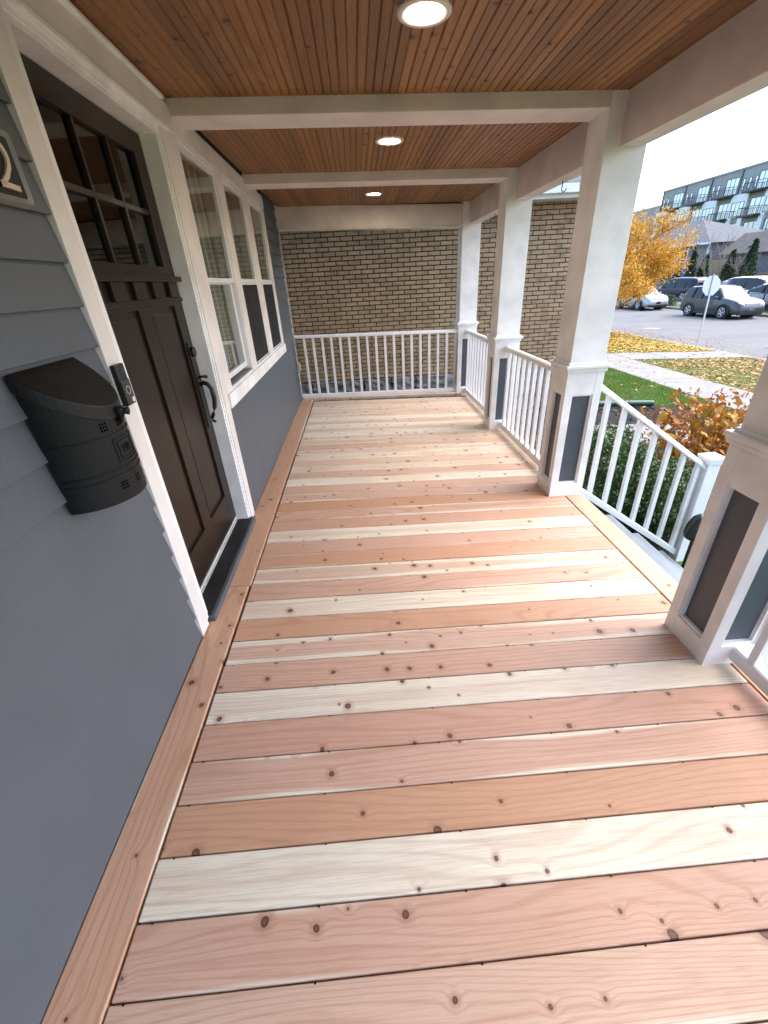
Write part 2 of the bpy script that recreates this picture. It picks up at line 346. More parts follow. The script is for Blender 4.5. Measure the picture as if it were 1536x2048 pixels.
# ------------------------------------------------------------------ terrain, street, walks
g = MB(); prof = [(-90, -.88), (3.6, -.88), (13.2, -1.30), (13.26, -1.5), (23.66, -1.5), (23.72, -1.30), (400, -1.30)]
ys = [-150, 0, 30, 400]; vs = [(x, y, z) for y in ys for x, z in prof]; n = len(prof)
g.add(vs, [(j*n+i, j*n+i+1, (j+1)*n+i+1, (j+1)*n+i) for j in range(3) for i in range(n-1)])
struct(g.build('ground', 'soil'))
struct(MB().box(13.43, 23.58, -80, 250, -1.46, -1.42).build('street', 'asphalt'))
lot = struct(MB().box(25.3, 33.0, 0, 70, -1.31, -1.285).build('parking_lot', 'asphalt'))
kb = struct(MB().box(13.2, 13.42, -60, -59.5, -1.5, -1.285).build('kerb', 'concrete'))
km = MB().box(0, .215, 0, 2.98, -.2, 0).mesh('kerb_stone', .02)
km.materials.append(M['concrete'])
for i in range(24):
    o = link(bpy.data.objects.new('kerb_stone', km), kb); o.location = (13.205, -6+i*3.0, -1.282)
for i in range(14):
    o = link(bpy.data.objects.new('kerb_stone', km), kb); o.location = (23.6, 8+i*3.0, -1.282)
# public walk, in slabs
wk = struct(MB().box(7.97, 9.38, -30, -29, -1.2, -1.1).build('pavement', 'concrete'))
def slab(x0, x1, y0, y1, par, up=.02):
    o = MB().box(x0, x1, y0, y1, -.1, 0, lambda x, y, z: (x-x0, y-y0, z+gz(x)+up)).build('slab', 'concrete', par, .008, seg=1)
    o.location = (x0, y0, 0); return o
for i in range(26): slab(7.96, 9.40, -3+i*1.45, -3+i*1.45+1.437, wk, .02+random.uniform(-.004, .004))
for i in range(3): slab(9.415+i*1.27, 9.415+i*1.27+1.255, 13.05, 14.35, wk, .02)
fp = struct(MB().box(4.62, 7.9, 5.55, 6.42, -1.2, -1.1).build('garden_path', 'concrete'))
for i in range(3): slab(4.6+i*1.12, 4.6+i*1.12+1.108, 5.5, 6.47, fp, .025)
# paver path between shrub and hydrangea
pv = struct(MB().box(4.0, 5.0, 3.0, 4.9, -1.1, -.96).build('paver_path', 'concrete'))
for r_ in range(14):
    for c_ in range(3):
        x0 = 4.0+c_*.32+(.12 if r_ % 2 else 0); y0 = 2.9+r_*.135
        o = MB().box(0, .305, 0, .122, -.05, 0).build('paver', 'concrete', pv, .006, seg=1); o.location = (x0, y0, gz(x0+.15)+.022+random.uniform(-.004, .004)); o.rotation_euler.y = .044
# mulch bed
def sheet(name, poly, mat, up):
    cx = sum(p[0] for p in poly)/len(poly); cy = sum(p[1] for p in poly)/len(poly)
    b = MB(); pts = []
    for i in range(len(poly)):
        a, c = poly[i], poly[(i+1) % len(poly)]
        for k in range(4): t = k/4; pts.append((a[0]+(c[0]-a[0])*t, a[1]+(c[1]-a[1])*t))
    rings = [pts]
    for s_ in (.75, .5, .25): rings.append([(cx+(x-cx)*s_, cy+(y-cy)*s_) for x, y in pts])
    n_ = len(pts); vs = [(x, y, gz(x)+up+random.uniform(0, .01)) for rg in rings for x, y in rg]+[(cx, cy, gz(cx)+up)]
    fs = [(j*n_+i, j*n_+(i+1) % n_, (j+1)*n_+(i+1) % n_, (j+1)*n_+i) for j in range(3) for i in range(n_)]
    fs += [(3*n_+i, 3*n_+(i+1) % n_, 4*n_) for i in range(n_)]
    return b.add(vs, fs).build(name, mat)
struct(sheet('mulch_bed', [(2.6, 2.62), (4.6, 2.7), (7.4, 3.2), (7.5, 7.3), (6.7, 7.62), (5.5, 7.6), (2.4, 7.6)], 'mulch', .008))
struct(sheet('verge', [(9.41, -4), (13.18, -4), (13.18, 13.0), (9.41, 13.0)], 'leafsoil', .006))
struct(sheet('verge', [(9.41, 14.4), (13.18, 14.4), (13.18, 40), (9.41, 40)], 'leafsoil', .006))
# manhole
mh = MB().cyl((15.9, 22.2, -1.42), .42, .012, 24).build('manhole_cover', 'concrete'); tag(mh, 'pale round manhole cover set in the street', 'manhole')

# grass, chips, fallen leaves (nobody could count them)
def blades(name, xs, ys_, h, mat):
    n_ = len(xs); z = np.array([gz(x) for x in xs]); a = rng.uniform(0, 6.28, n_); hh = h*rng.uniform(.5, 1.2, n_); wd = .006
    b0 = np.stack([xs-wd*np.cos(a), ys_-wd*np.sin(a), z], 1); b1 = np.stack([xs+wd*np.cos(a), ys_+wd*np.sin(a), z], 1)
    tp = np.stack([xs+rng.normal(0, .35, n_)*hh, ys_+rng.normal(0, .35, n_)*hh, z+hh], 1)
    V = np.stack([b0, b1, tp], 1).reshape(-1, 3); return np_mesh(name, V, np.arange(n_*3).reshape(-1, 3), mat)
n_ = 95000; gx = rng.uniform(4.9, 7.97, n_); gy = rng.uniform(3.0, 15, n_)
keep = (rng.uniform(size=n_) < .55+.45*np.sin(gx*2.1+np.sin(gy*1.7)*2)**2)
keep &= (gy > 7.58) | ((gx > 7.5) & ((gy < 5.45) | (gy > 6.5))) | ((gx > 6.7) & (gy > 7.62-(gx-6.7)*.4))
go = stuff(blades('grass', gx[keep], gy[keep], .055, 'grass')); tag(go, 'short green lawn grass between the mulch bed and the pavement', 'grass')
n_ = 40000; gx = rng.uniform(9.42, 13.15, n_); gy = np.concatenate([rng.uniform(5, 12.98, n_*2//3), rng.uniform(14.42, 24, n_-n_*2//3)])
go = stuff(blades('grass', gx, gy, .06, 'grass')); tag(go, 'thin grass of the verge showing between fallen leaves', 'grass')
def scatter(n_, x0, x1, y0, y1, up=.012, clump=.0):
    x = rng.uniform(x0, x1, n_); y = rng.uniform(y0, y1, n_)
    if clump:
        k = int(n_*clump); cx = rng.uniform(x0, x1, 46); cy = rng.uniform(y0, y1, 46); j = rng.integers(0, 46, k)
        x[:k] = np.clip(cx[j]+rng.normal(0, .28, k), x0, x1); y[:k] = np.clip(cy[j]+rng.normal(0, .35, k), y0, y1)
    return np.stack([x, y, np.array([gz(a) for a in x])+up+rng.uniform(0, .012, n_)], 1)
o = stuff(leaf_cloud('fallen_leaves', scatter(3900, 9.42, 13.15, 4, 12.98, .03, .6), .09, 'leaf_fallen', flat=.85, aspect=.75)); tag(o, 'brown and yellow fallen leaves strewn over the verge near the lawn', 'leaves')
o = stuff(leaf_cloud('fallen_leaves', scatter(5600, 9.42, 13.2, 14.4, 24, .03, .5), .10, 'leaf_fallen_y', flat=.85, aspect=.75)); tag(o, 'dense yellow fallen leaves under the yellow tree', 'leaves')
sp = np.concatenate([scatter(40, 5, 7.9, 7.8, 11), scatter(70, 8, 9.4, 6, 16, .025), scatter(30, 9.4, 13, 13.1, 14.3, .03), scatter(260, 3.0, 7.2, 2.7, 7.5, .02)])
o = stuff(leaf_cloud('fallen_leaves', sp, .085, 'leaf_fallen', flat=.8, aspect=.7)); tag(o, 'stray fallen leaves scattered over lawn, pavement and mulch', 'leaves')
sx = 13.5+np.abs(rng.normal(0, .9, 520)); sy = rng.uniform(12, 26, 520)
o = stuff(leaf_cloud('fallen_leaves', np.stack([sx, sy, np.full(520, -1.405)], 1), .09, 'leaf_fallen', flat=.85, aspect=.7)); tag(o, 'dark fallen leaves lying along the street gutter', 'leaves')
c_ = scatter(9000, 3.0, 7.2, 2.7, 7.55, .008); o = stuff(leaf_cloud('mulch_chips', c_, .055, 'chip', flat=.6, aspect=.35)); tag(o, 'black shredded mulch chips covering the garden bed', 'mulch')

# ------------------------------------------------------------------ porch floor
floor = struct(MB().box(0, 2.44, -1.2, 5.9, -.16, -.045, lambda x, y, z: (x, y, z+fl(x))).build('porch_floor', 'dark'))
L0, L1 = .1299, 2.352
pm = MB().box(-(L1-L0)/2+.002, (L1-L0)/2-.002, -.0695, .0695, -.038, 0).mesh('plank', .0045); pm.materials.append(M['deck']); 
CODE = {-1: (.75, .62, .12), 0: (.9, .66, .06), 1: (.10, .2, .03), 2: (1, .72, .42), 3: (.9, .48, .03), 4: (1, .76, .03), 5: (.22, .35, .02), 6: (.9, .70, .08), 7: (.8, .34, .03), 8: (1, .72, .36), 9: (.10, .3, .05), 10: (.9, .66, .03), 11: (.65, .33, .03), 12: (1, .66, .35), 13: (.9, .7, .06), 14: (.4, .25, .02), 15: (.95, .78, .16), 16: (.9, .58, .06), 17: (.9, .8, .6), 18: (.8, .62, .1), 19: (.75, .6, .1), 20: (.10, .2, .0), 21: (.75, .6, .1), 22: (.2, .4, .12), 23: (.3, .5, .26), 24: (.2, .3, .08), 25: (.5, .4, .03), 26: (.75, .6, .05), 27: (.35, .5, .2), 28: (.5, .4, .02), 29: (.08, .2, .0), 30: (.45, .4, .12), 31: (.08, .2, .0), 32: (.6, .5, .02), 33: (.1, .2, .0), 34: (.5, .4, .1), 35: (.4, .4, .18), 36: (.5, .4, .12), 37: (.3, .4, .1), 38: (.4, .4, .15), 39: (.35, .4, .12)}
for i in range(-8, 40):
    o = link(bpy.data.objects.new('plank', pm), floor); cx = (L0+L1)/2
    o.location = (cx, (i+.5)*P+SK*(cx), fl(cx)+random.uniform(-.0012, .0012)); o.rotation_euler = (0, FS, SK+random.uniform(-.0006, .0006))
    o.color = (*CODE.get(i, (random.choice((.1, .9)), random.uniform(.3, 1), random.uniform(0, .2))), 1)
def border(x0, x1, y0, y1, code, z=.001, skew=0, mat='deck_y'):
    w_, l_ = (x1-x0), (y1-y0)
    o = MB().box(-w_/2, w_/2, -l_/2, l_/2, -.038, 0).build('border_plank', mat, floor, .0045)
    cx = (x0+x1)/2; o.location = (cx, (y0+y1)/2, fl(cx)+z); o.rotation_euler = (0, FS, skew); o.color = (*code, 1); return o
for y0, y1, code in ((-1.2, 1.562, (.95, .62, .08)), (1.566, 3.62, (.95, 1, .12)), (3.624, 5.86, (.9, .7, .22))):
    cx0 = -.008*(y0+y1)/2; border(cx0-.012, .127+cx0*.3, y0, y1, code, .002, TH*.8)
for y0, y1, code in ((-1.2, 1.16, (.95, .9, .15)), (1.164, 2.96, (.85, .8, .06)), (2.964, 5.84, (.4, .4, .12))):
    border(2.356, 2.495, y0, y1, code, .002)
o = MB().box(-1.16, 1.16, -.05, .05, -.038, 0).build('border_plank', 'deck', floor, .0045); o.location = (1.13, 5.865, fl(1.13)+.028); o.rotation_euler = (0, FS*.8, 0); o.color = (.35, .5, .1, 1)
# screws on the deck, tiny dark heads along both joist lines
sc = MB()
for i in range(-2, 40):
    for x in (.17, .62, 1.03, 1.44, 1.86, 2.31):
        for e in (.016,):
            sc.cyl((x+random.uniform(-.01, .01), (i+1)*P-e+SK*x+.012, fl(x)-.004), .0028, .0052, 6)
stuff(sc.build('deck_screws', 'blackmetal', floor))
# fascia under the deck edge and stairs
MBs = MB()
st = empty('porch_stairs', (2.5, 1.7, -.88), 0, 'blue grey painted wooden steps between the two near porch columns', 'stairs')
def child(o, root): o.parent = root; o.matrix_parent_inverse = root.matrix_basis.inverted() if False else Matrix.Translation(-Vector(root.location)); return o
Y0, Y1 = 1.12, 2.49
for k, (xe, z) in enumerate(((2.765, -.285), (3.035, -.485), (3.30, -.685))):
    child(MB().box(xe-.285, xe, Y0, Y1, z-.04, z).build('tread', 'stairpaint', None, .005), st)
    child(MB().box(xe-.285-.004, xe-.262, Y0+.01, Y1-.01, z+.001, z+.159).build('riser', 'stairpaint'), st)
child(MB().box(3.01, 3.03, Y0+.01, Y1-.01, -.90, -.73).build('riser', 'stairpaint'), st)
for yy in (Y0-.045, Y1+.002): child(MB().prism([(2.45, -.9), (3.25, -.9), (3.25, -.73), (2.98, -.53), (2.70, -.33), (2.45, -.14)], yy, yy+.04, 'y').build('stringer', 'stairpaint'), st)
skirt = MB().box(2.43, 2.47, -1.2, 5.95, -.9, -.15).box(.0, 2.43, 5.9, 5.94, -.9, -.11).build('porch_skirt', 'stairpaint'); tag(skirt, 'painted skirt board closing the porch below the deck edge', 'skirting')

# ------------------------------------------------------------------ porch roof: beams and beadboard ceiling
roof = empty('porch_roof', (0, 0, 0), 0, 'porch roof with brown beadboard ceiling and painted beams', 'porch roof')
MB().box(-.05, 2.9, -1.6, 6.5, .018, .4, lambda x, y, z: (x, y, z+zc(x))).build('deck_board', 'dark', roof)
CFRONT = [.845, 2.485, 4.14, 5.86]
def cross(y0, y1, h):
    f = lambda x, y, z: (x, y, zc(x)+z)
    return MB().box(-.04, 2.232, y0, y1, -h, .01, f).build('cross_beam', 'beam', roof, .004)
cross(2.492, 2.715, .068); cross(4.147, 4.37, .068); 
MB().box(-.07, 2.23, 5.885, 6.08, -.215, .01, lambda x, y, z: (x, y, zc(x)+z-.012*x)).build('end_beam', 'beam', roof, .004)
MB().box(-.07, 2.23, 5.878, 6.09, -.227, -.2165, lambda x, y, z: (x, y, zc(x)+z-.012*x)).build('beam_trim', 'white', roof, .002)
MB().box(2.318, 2.448, -1.5, 6.09, 2.022, 2.28).build('outer_beam', 'beam', roof, .004)
MB().box(2.30, 2.9, -1.5, 6.5, 2.27, 2.30, lambda x, y, z: (x, y, z-.02*(x-2.3))).build('soffit', 'beam', roof)
MB().box(2.88, 2.91, -1.5, 6.5, 2.25, 2.45).build('fascia', 'white', roof)
BW = .0815
prof_c = [(0, .016), (0, .004), (.004, 0), (.0355, 0), (.0385, .0045), (.0408, .0015), (.043, .0045), (.046, 0), (.0775, 0), (.0808, .004), (.0808, .016)]
for (ya, yb) in ((-1.5, 2.496), (2.71, 4.151), (4.365, 5.89)):
    L = yb-ya; cm = MB().prism([(u-BW/2, v) for u, v in prof_c], -L/2, L/2, 'y').mesh('ceiling_board'); cm.materials.append(M['ceil'])
    k = 0; x = -.02
    while x < 2.33:
        o = link(bpy.data.objects.new('ceiling_board', cm), roof); o.location = (x+BW/2, (ya+yb)/2, zc(x+BW/2)); o.rotation_euler.y = .02
        o.color = (random.uniform(.2, 1), random.uniform(.6, 1), random.uniform(0, .3), 1); x += BW
# recessed lights
for i, (x, y, lab) in enumerate(((1.152, 1.765, 'lit recessed ceiling light nearest the camera in the front ceiling bay'), (1.14, 3.28, 'lit recessed ceiling light in the middle ceiling bay'), (1.11, 5.19, 'lit recessed ceiling light in the far ceiling bay'))):
    e = empty('recessed_light', (x, y, zc(x)), 0, lab, 'ceiling light', 'recessed lights in the porch ceiling'); e.rotation_euler.y = .02
    n_ = 40; ring = MB(); pr = [(.066, -.001), (.070, -.006), (.090, -.008), (.096, -.004), (.097, .002)]
    vs = [(r*math.cos(2*math.pi*k/n_), r*math.sin(2*math.pi*k/n_), z) for r, z in pr for k in range(n_)]
    ring.add(vs, [(j*n_+k, j*n_+(k+1) % n_, (j+1)*n_+(k+1) % n_, (j+1)*n_+k) for j in range(len(pr)-1) for k in range(n_)])
    ring.build('trim_ring', 'beam', e, smooth=True)
    MB().add([(.067*math.cos(2*math.pi*k/n_), .067*math.sin(2*math.pi*k/n_), -.0015) for k in range(n_)], [tuple(range(n_))]).build('lens', 'lamp', e)

# ------------------------------------------------------------------ columns
CX0 = 2.222; CW = .255; SW = .235
CLAB = ['white square porch column at the right edge, nearest the camera', 'white square porch column where the stair rail begins', 'white square porch column between the two side railings', 'farthest white square porch column at the brick end railing']
def panel_face(root, side, w_, z0, z1):
    """frame of stiles and rails with a recessed slate panel; side 0:-x 1:-y 2:+x 3:+y, local origin at column centre"""
    h = CW/2; st_ = .052; rb, rt = .105, .165; ang = side*math.pi/2
    def place(mb, name, mat, bev):
        o = mb.build(name, mat, root, bev); o.rotation_euler.z = {0: -math.pi/2, 1: 0, 2: math.pi/2, 3: math.pi}[side]; return o
    # face looking to -y in local space
    place(MB().box(-h+.003, h-.003, -h+.028, -h+.034, z0+rb-.01, z1-rt+.01), 'panel', 'panel', 0)
    m = MB(); i0, i1, j0, j1 = -h+st_, h-st_, z0+rb, z1-rt
    m.box(i0-.001, i0+.010, -h+.012, -h+.028, j0, j1).box(i1-.010, i1+.001, -h+.012, -h+.028, j0, j1).box(i0, i1, -h+.0125, -h+.028, j0-.001, j0+.010).box(i0, i1, -h+.0125, -h+.028, j1-.010, j1+.001)
    place(m, 'panel_moulding', 'white', 0)
for k, yf in enumerate(CFRONT):
    yc = yf+CW/2; xc = CX0+CW/2; zb = fl(CX0)-.004; c = empty('porch_column', (xc, yc, 0), 0, CLAB[k], 'column', 'porch columns')
    zt = .862; h = CW/2
    # pedestal: four corner stiles, rails between them, core
    m = MB()
    for sx_ in (-1, 1):
        for sy_ in (-1, 1):
            x0, x1 = sorted((sx_*h, sx_*(h-.053))); y0, y1 = sorted((sy_*h, sy_*(h-.053))); m.box(x0, x1, y0, y1, zb-.02, zt)
    m.build('pedestal', 'white', c, .002)
    m = MB()
    for z0, z1 in ((zb-.02, zb+.105), (zt-.165, zt-.0005)):
        m.box(-h+.05, h-.05, -h+.0015, h-.0015, z0, z1).box(-h+.0015, h-.0015, -h+.05, h-.05, z0, z1)
    m.build('pedestal_rail', 'white', c, .0015)
    MB().box(-h+.035, h-.035, -h+.035, h-.035, zb, zt-.01).build('pedestal_core', 'panel', c)
    for side in range(4): panel_face(c, side, CW, zb, zt)
    m = MB().box(-h-.022, h+.022, -h-.022, h+.022, zt+.012, zt+.034); m.box(-h-.010, h+.010, -h-.010, h+.010, zt-.012, zt+.0125)
    m.build('pedestal_cap', 'white', c, .004)
    s_ = SW/2
    MB().box(-s_, s_, -s_, s_, zt+.033, zc(2.3)+.012).build('shaft', 'white_rough' if k == 9 else 'white', c, .003)
    MB().box(-s_-.012, s_+.012, -s_-.012, s_+.012, zt+.033, zt+.050).build('shaft_base', 'white', c, .004)

# ------------------------------------------------------------------ railings
def rail_y(y0, y1, xr, lab, nb, zt=.812, zb=.018):
    e = empty('railing', (xr, y0, 0), 0, lab, 'railing', 'white porch railings'); L = y1-y0
    top = [(-.034, zt-.040), (-.034, zt-.026), (-.028, zt-.012), (-.014, zt), (.014, zt), (.028, zt-.012), (.034, zt-.026), (.034, zt-.040)]
    MB().prism(top, 0, L, 'y').build('top_rail', 'vinyl', e, .003)
    MB().prism([(-.022, zb-.064), (-.022, zb-.008), (-.014, zb), (.014, zb), (.022, zb-.008), (.022, zb-.064)], 0, L, 'y').build('bottom_rail', 'vinyl', e, .002)
    bm_ = MB().box(-.0165, .0165, -.0165, .0165, zb-.01, zt-.03).mesh('baluster', .002, 1); bm_.materials.append(M['vinyl'])
    for i in range(nb):
        o = link(bpy.data.objects.new('baluster', bm_), e); o.location = (0, L*(i+.62)/(nb+.24), 0)
    return e
rail_y(CFRONT[1]+CW-.004, CFRONT[2]+.004, 2.352, 'white side railing between the stair column and the next column', 10)
rail_y(CFRONT[2]+CW-.004, CFRONT[3]+.004, 2.352, 'white side railing between the two farthest columns', 11)
rail_y(-.8, CFRONT[0]+.004, 2.352, 'white railing end meeting the nearest column at the right edge', 12)
# end railing along x
e = empty('railing', (-.045, 5.925, 0), 0, 'white end railing across the far end before the brick wall', 'railing', 'white porch railings')
fe = lambda x, y, z: (x, y, z-.021*x)
zt, zb = .862, .062
m = MB(); Lx = 2.27
tp = [(-.034, zt-.040), (-.034, zt-.026), (-.028, zt-.012), (-.014, zt), (.014, zt), (.028, zt-.012), (.034, zt-.026), (.034, zt-.040)]
m.prism(tp, 0, Lx, 'x'); m.v = [fe(*p) for p in m.v]; m.build('top_rail', 'vinyl', e, .003)
m = MB().prism([(-.022, zb-.062), (-.022, zb-.008), (-.014, zb), (.014, zb), (.022, zb-.008), (.022, zb-.062)], 0, Lx, 'x'); m.v = [fe(*p) for p in m.v]; m.build('bottom_rail', 'vinyl', e, .002)
bm_ = MB().box(-.0165, .0165, -.0165, .0165, zb-.01, zt-.03).mesh('baluster', .002, 1); bm_.materials.append(M['vinyl'])
for i in range(17):
    o = link(bpy.data.objects.new('baluster', bm_), e); x = .125+i*.1245; o.location = (x, 0, -.021*x)
# stair railing
e = empty('stair_railing', (2.47, 2.615, 0), 0, 'white sloping stair railing running down from the porch column to a newel post', 'railing')
sl_ = -.70; Lx = 1.06
zt, zb = .785, -.035
fs_ = lambda x, y, z: (x, y, z+sl_*x)
m = MB().prism([(u, v+0) for u, v in [(-.034, zt-.045), (-.034, zt-.028), (-.028, zt-.012), (-.014, zt), (.014, zt), (.028, zt-.012), (.034, zt-.028), (.034, zt-.045)]], 0, Lx, 'x'); m.v = [fs_(*p) for p in m.v]; m.build('top_rail', 'vinyl', e, .003)
m = MB().prism([(-.022, zb-.06), (-.022, zb-.008), (-.014, zb), (.014, zb), (.022, zb-.008), (.022, zb-.06)], 0, Lx, 'x'); m.v = [fs_(*p) for p in m.v]; m.build('bottom_rail', 'vinyl', e, .002)
for i in range(7):
    x = .15+i*.142; MB().box(x-.0165, x+.0165, -.0165, .0165, zb-.02+sl_*x, zt-.03+sl_*x).build('baluster', 'vinyl', e, .002, seg=1)
npst = MB().box(1.05, 1.152, -.051, .051, -.90, .065).build('newel_post', 'vinyl', e, .003)
m = MB().box(1.036, 1.166, -.065, .065, .066, .088).box(1.042, 1.160, -.059, .059, .05, .0665).box(1.03, 1.172, -.071, .071, .088, .108)
m.add([(1.03, -.071, .108), (1.172, -.071, .108), (1.172, .071, .108), (1.03, .071, .108), (1.101, 0, .128)], [(0, 1, 4), (1, 2, 4), (2, 3, 4), (3, 0, 4)]); m.build('newel_cap', 'vinyl', e, .002)
# plant hooks under the outer beam
for y, lab in ((3.35, 'black plant hook under the beam between the stair column and next column'), (5.0, 'black plant hook under the beam between the farthest columns')):
    h_ = MB().tube([(2.385, y, 2.03), (2.385, y, 1.985), (2.383, y-.002, 1.965), (2.39, y-.01, 1.952), (2.402, y-.018, 1.955), (2.409, y-.024, 1.972)], .0035, 6).build('plant_hook', 'blackmetal', None, smooth=True); tag(h_, lab, 'hook', 'plant hooks')
#--PART2--
# ------------------------------------------------------------------ the house front (local axes: x out of the wall, y along it)
house = empty('house', (0, 0, 0), TH, 'slate blue lap sided house front with brown door and white triple window', 'house')
D0, D1, DT = 1.285, 2.295, 2.15           # door opening
W0, W1, WB, WT = 2.53, 4.905, .875, 2.165   # window opening
m = MB(); zt_, zb_ = 2.9, -.95
for y0, y1, z0, z1 in ((-2.6, D0, zb_, zt_), (D0, D1, DT, zt_), (D0, D1, zb_, .0), (D1, W0, zb_, zt_), (W0, W1, zb_, WB), (W0, W1, WT, zt_), (W1, 5.93, zb_, zt_)):
    m.box(-.20, -.026, y0, y1, z0, z1)
m.build('wall', 'siding', house)
MB().box(-6, -.25, 5.90, 5.93, -.95, 5).box(-6, -.25, -2.6, -2.57, -.95, 5).box(-6, -5.97, -2.6, 5.93, -.95, 5).box(-6.2, -.2, -2.7, 6.0, 2.9, 3.0).box(-6, -.2, -2.6, 5.93, -.1, -.05).build('unseen_shell', 'siding', house)  # unseen box behind the front, added to stop sky light leaking in
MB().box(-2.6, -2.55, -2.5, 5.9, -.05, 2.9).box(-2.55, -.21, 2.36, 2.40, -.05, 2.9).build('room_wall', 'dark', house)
Z0, EXP = .016, .1183
def lap(y0, y1, z):
    o = MB().prism([(-.003, z), (-.0215, z+EXP+.016), (-.026, z+EXP+.016), (-.026, z+.001)], -(y1-y0)/2, (y1-y0)/2, 'y').build('siding_board', 'siding', house, .0015, seg=1)
    o.location = (0, (y0+y1)/2, 0); return o
for i in range(20):
    z = Z0+i*EXP
    lap(-2.6, 1.174, z); 
    if z < WB-.09: lap(2.399, 5.90, z if z+EXP < .79 else z)
    elif z < 2.3: lap(4.968, 5.90, z)
MB().box(-.03, .001, 5.90, 5.935, -.1, 2.2).build('corner_strip', 'alu', house)
# door surround
c = 'white_rough'
MB().box(-.03, .0, 1.176, 1.262, .012, 2.150).build('door_casing', c, house)
MB().box(-.03, .0, 2.312, 2.397, .012, 2.150).build('door_casing', c, house)
MB().box(-.03, .003, 1.17, 2.400, 2.172, 2.292).build('head_casing', c, house, .002)
m = MB().box(-.03, .012, 1.165, 2.405, 2.150, 2.171).box(-.03, .020, 1.16, 2.41, 2.268, 2.285); m.build('head_moulding', 'white', house, .004)
MB().box(-.05, -.006, 1.25, D0+.006, .03, 2.16).build('brick_mould', 'white', house); MB().box(-.05, -.006, D1-.006, 2.33, .03, 2.16).build('brick_mould', 'white', house)
MB().box(-.05, -.006, D0+.006, D1-.006, 2.128, 2.16).build('brick_mould', 'white', house, .003)
MB().box(-.20, -.012, D0, D0+.026, .045, 2.128).build('jamb', 'white', house, .001); MB().box(-.20, -.012, D1-.026, D1, .045, 2.128).build('jamb', 'white', house, .001)
MB().box(-.20, -.012, D0+.026, D1-.026, 2.112, 2.127).build('jamb', 'white', house)
# door leaf
door = link(bpy.data.objects.new('door', None), house); door.location = (-.09, 0, 0)
door['label'] = 'dark brown door with six small panes over two tall panels'
a, b = D0+.030, D1-.030; zb, zt = .062, 2.108
dm = 'door'
MB().box(-.044, 0, a, a+.115, zb, zt).build('stile', dm, door, .002); MB().box(-.044, 0, b-.115, b, zb, zt).build('stile', dm, door, .002)
ya, yb_ = a+.115, b-.115; ym = (ya+yb_)/2
MB().box(-.044, -.0005, ya, yb_, zb, .285).build('rail', dm, door, .002); MB().box(-.044, -.0005, ya, yb_, 1.40, 1.575).build('rail', dm, door, .002); MB().box(-.044, -.0005, ya, yb_, 2.02, zt).build('rail', dm, door, .002)
MB().box(-.044, -.0006, ym-.06, ym+.06, .285, 1.40).build('mullion', dm, door, .002)
for y0, y1 in ((ya, ym-.06), (ym+.06, yb_)):
    MB().box(-.040, -.016, y0, y1, .285, 1.40).build('panel', dm, door)
    MB().box(-.016, -.010, y0+.028, y1-.028, .313, 1.372).build('raised_panel', dm, door, .005)
dw = (yb_-ya)/3
MB().box(-.044, -.004, ya, yb_, 1.785, 1.808).build('muntin', dm, door, .003)
for k in (1, 2): MB().box(-.044, -.004, ya+k*dw-.009, ya+k*dw+.009, 1.575, 2.02).build('muntin', dm, door, .003)
for k in range(3):
    for z0, z1 in ((1.575, 1.785), (1.808, 2.02)):
        MB().box(-.026, -.020, ya+k*dw, ya+(k+1)*dw, z0, z1).build('pane', 'glass_door', door)
MB().box(.0005, .034, a+.01, b-.01, 1.508, 1.532).build('shelf', dm, door, .003)
k = 0; yy = a+.012
while yy < b-.06:
    MB().box(.0005, .020, yy, min(b-.01, yy+.115), 1.440, 1.5075).build('dentil', dm, door, .002); yy += .192
MB().box(.001, .012, a+.005, b-.005, 1.418, 1.436).build('shelf_mould', dm, door, .003)
MB().box(.0005, .006, a+.01, b-.01, zb+.005, zb+.020).build('sweep', 'alu', door)
yh = b-.062
MB().box(.001, .008, yh-.03, yh+.03, .735, 1.215).build('handle_plate', 'bronze', door, .003)
MB().cyl((.008, yh, 1.165), .027, .016, 20, 'x').build('deadbolt', 'bronze', door, .003)
MB().tube([(.006, yh, .985), (.028, yh, .995), (.050, yh+.002, .985), (.066, yh+.002, .955), (.068, yh, .90), (.058, yh, .85), (.040, yh, .808), (.026, yh, .786), (.028, yh, .772), (.046, yh, .762)], [.012, .012, .012, .0125, .0135, .0125, .011, .010, .009, .008], 12).build('handle_grip', 'bronze', door, smooth=True)
MB().tube([(.006, yh, 1.025), (.03, yh, 1.03), (.058, yh, 1.026)], [.007, .006, .010], 8).build('thumb_latch', 'bronze', door, smooth=True)
# sill with a ribbed rubber grate
sill = MB().box(-.10, .024, D0+.005, 2.318, -.03, .034).build('door_sill', 'siding', house, .004)
m = MB().box(-.086, .010, D0+.012, 2.29, .0345, .038)
for k in range(9): m.box(-.084+k*.0112, -.0795+k*.0112, D0+.012, 2.29, .038, .045)
yy = D0+.02
while yy < 2.285: m.box(-.084, .009, yy, yy+.004, .038, .0445); yy += .03
m.build('sill_grate', m_paint('rubber_grate', (.022, .022, .023), .6, .2, .1, 60, specks=0), sill)
MB().box(-.099, -.088, D0+.008, 2.30, .0345, .052).build('sill_strip', 'alu', sill)
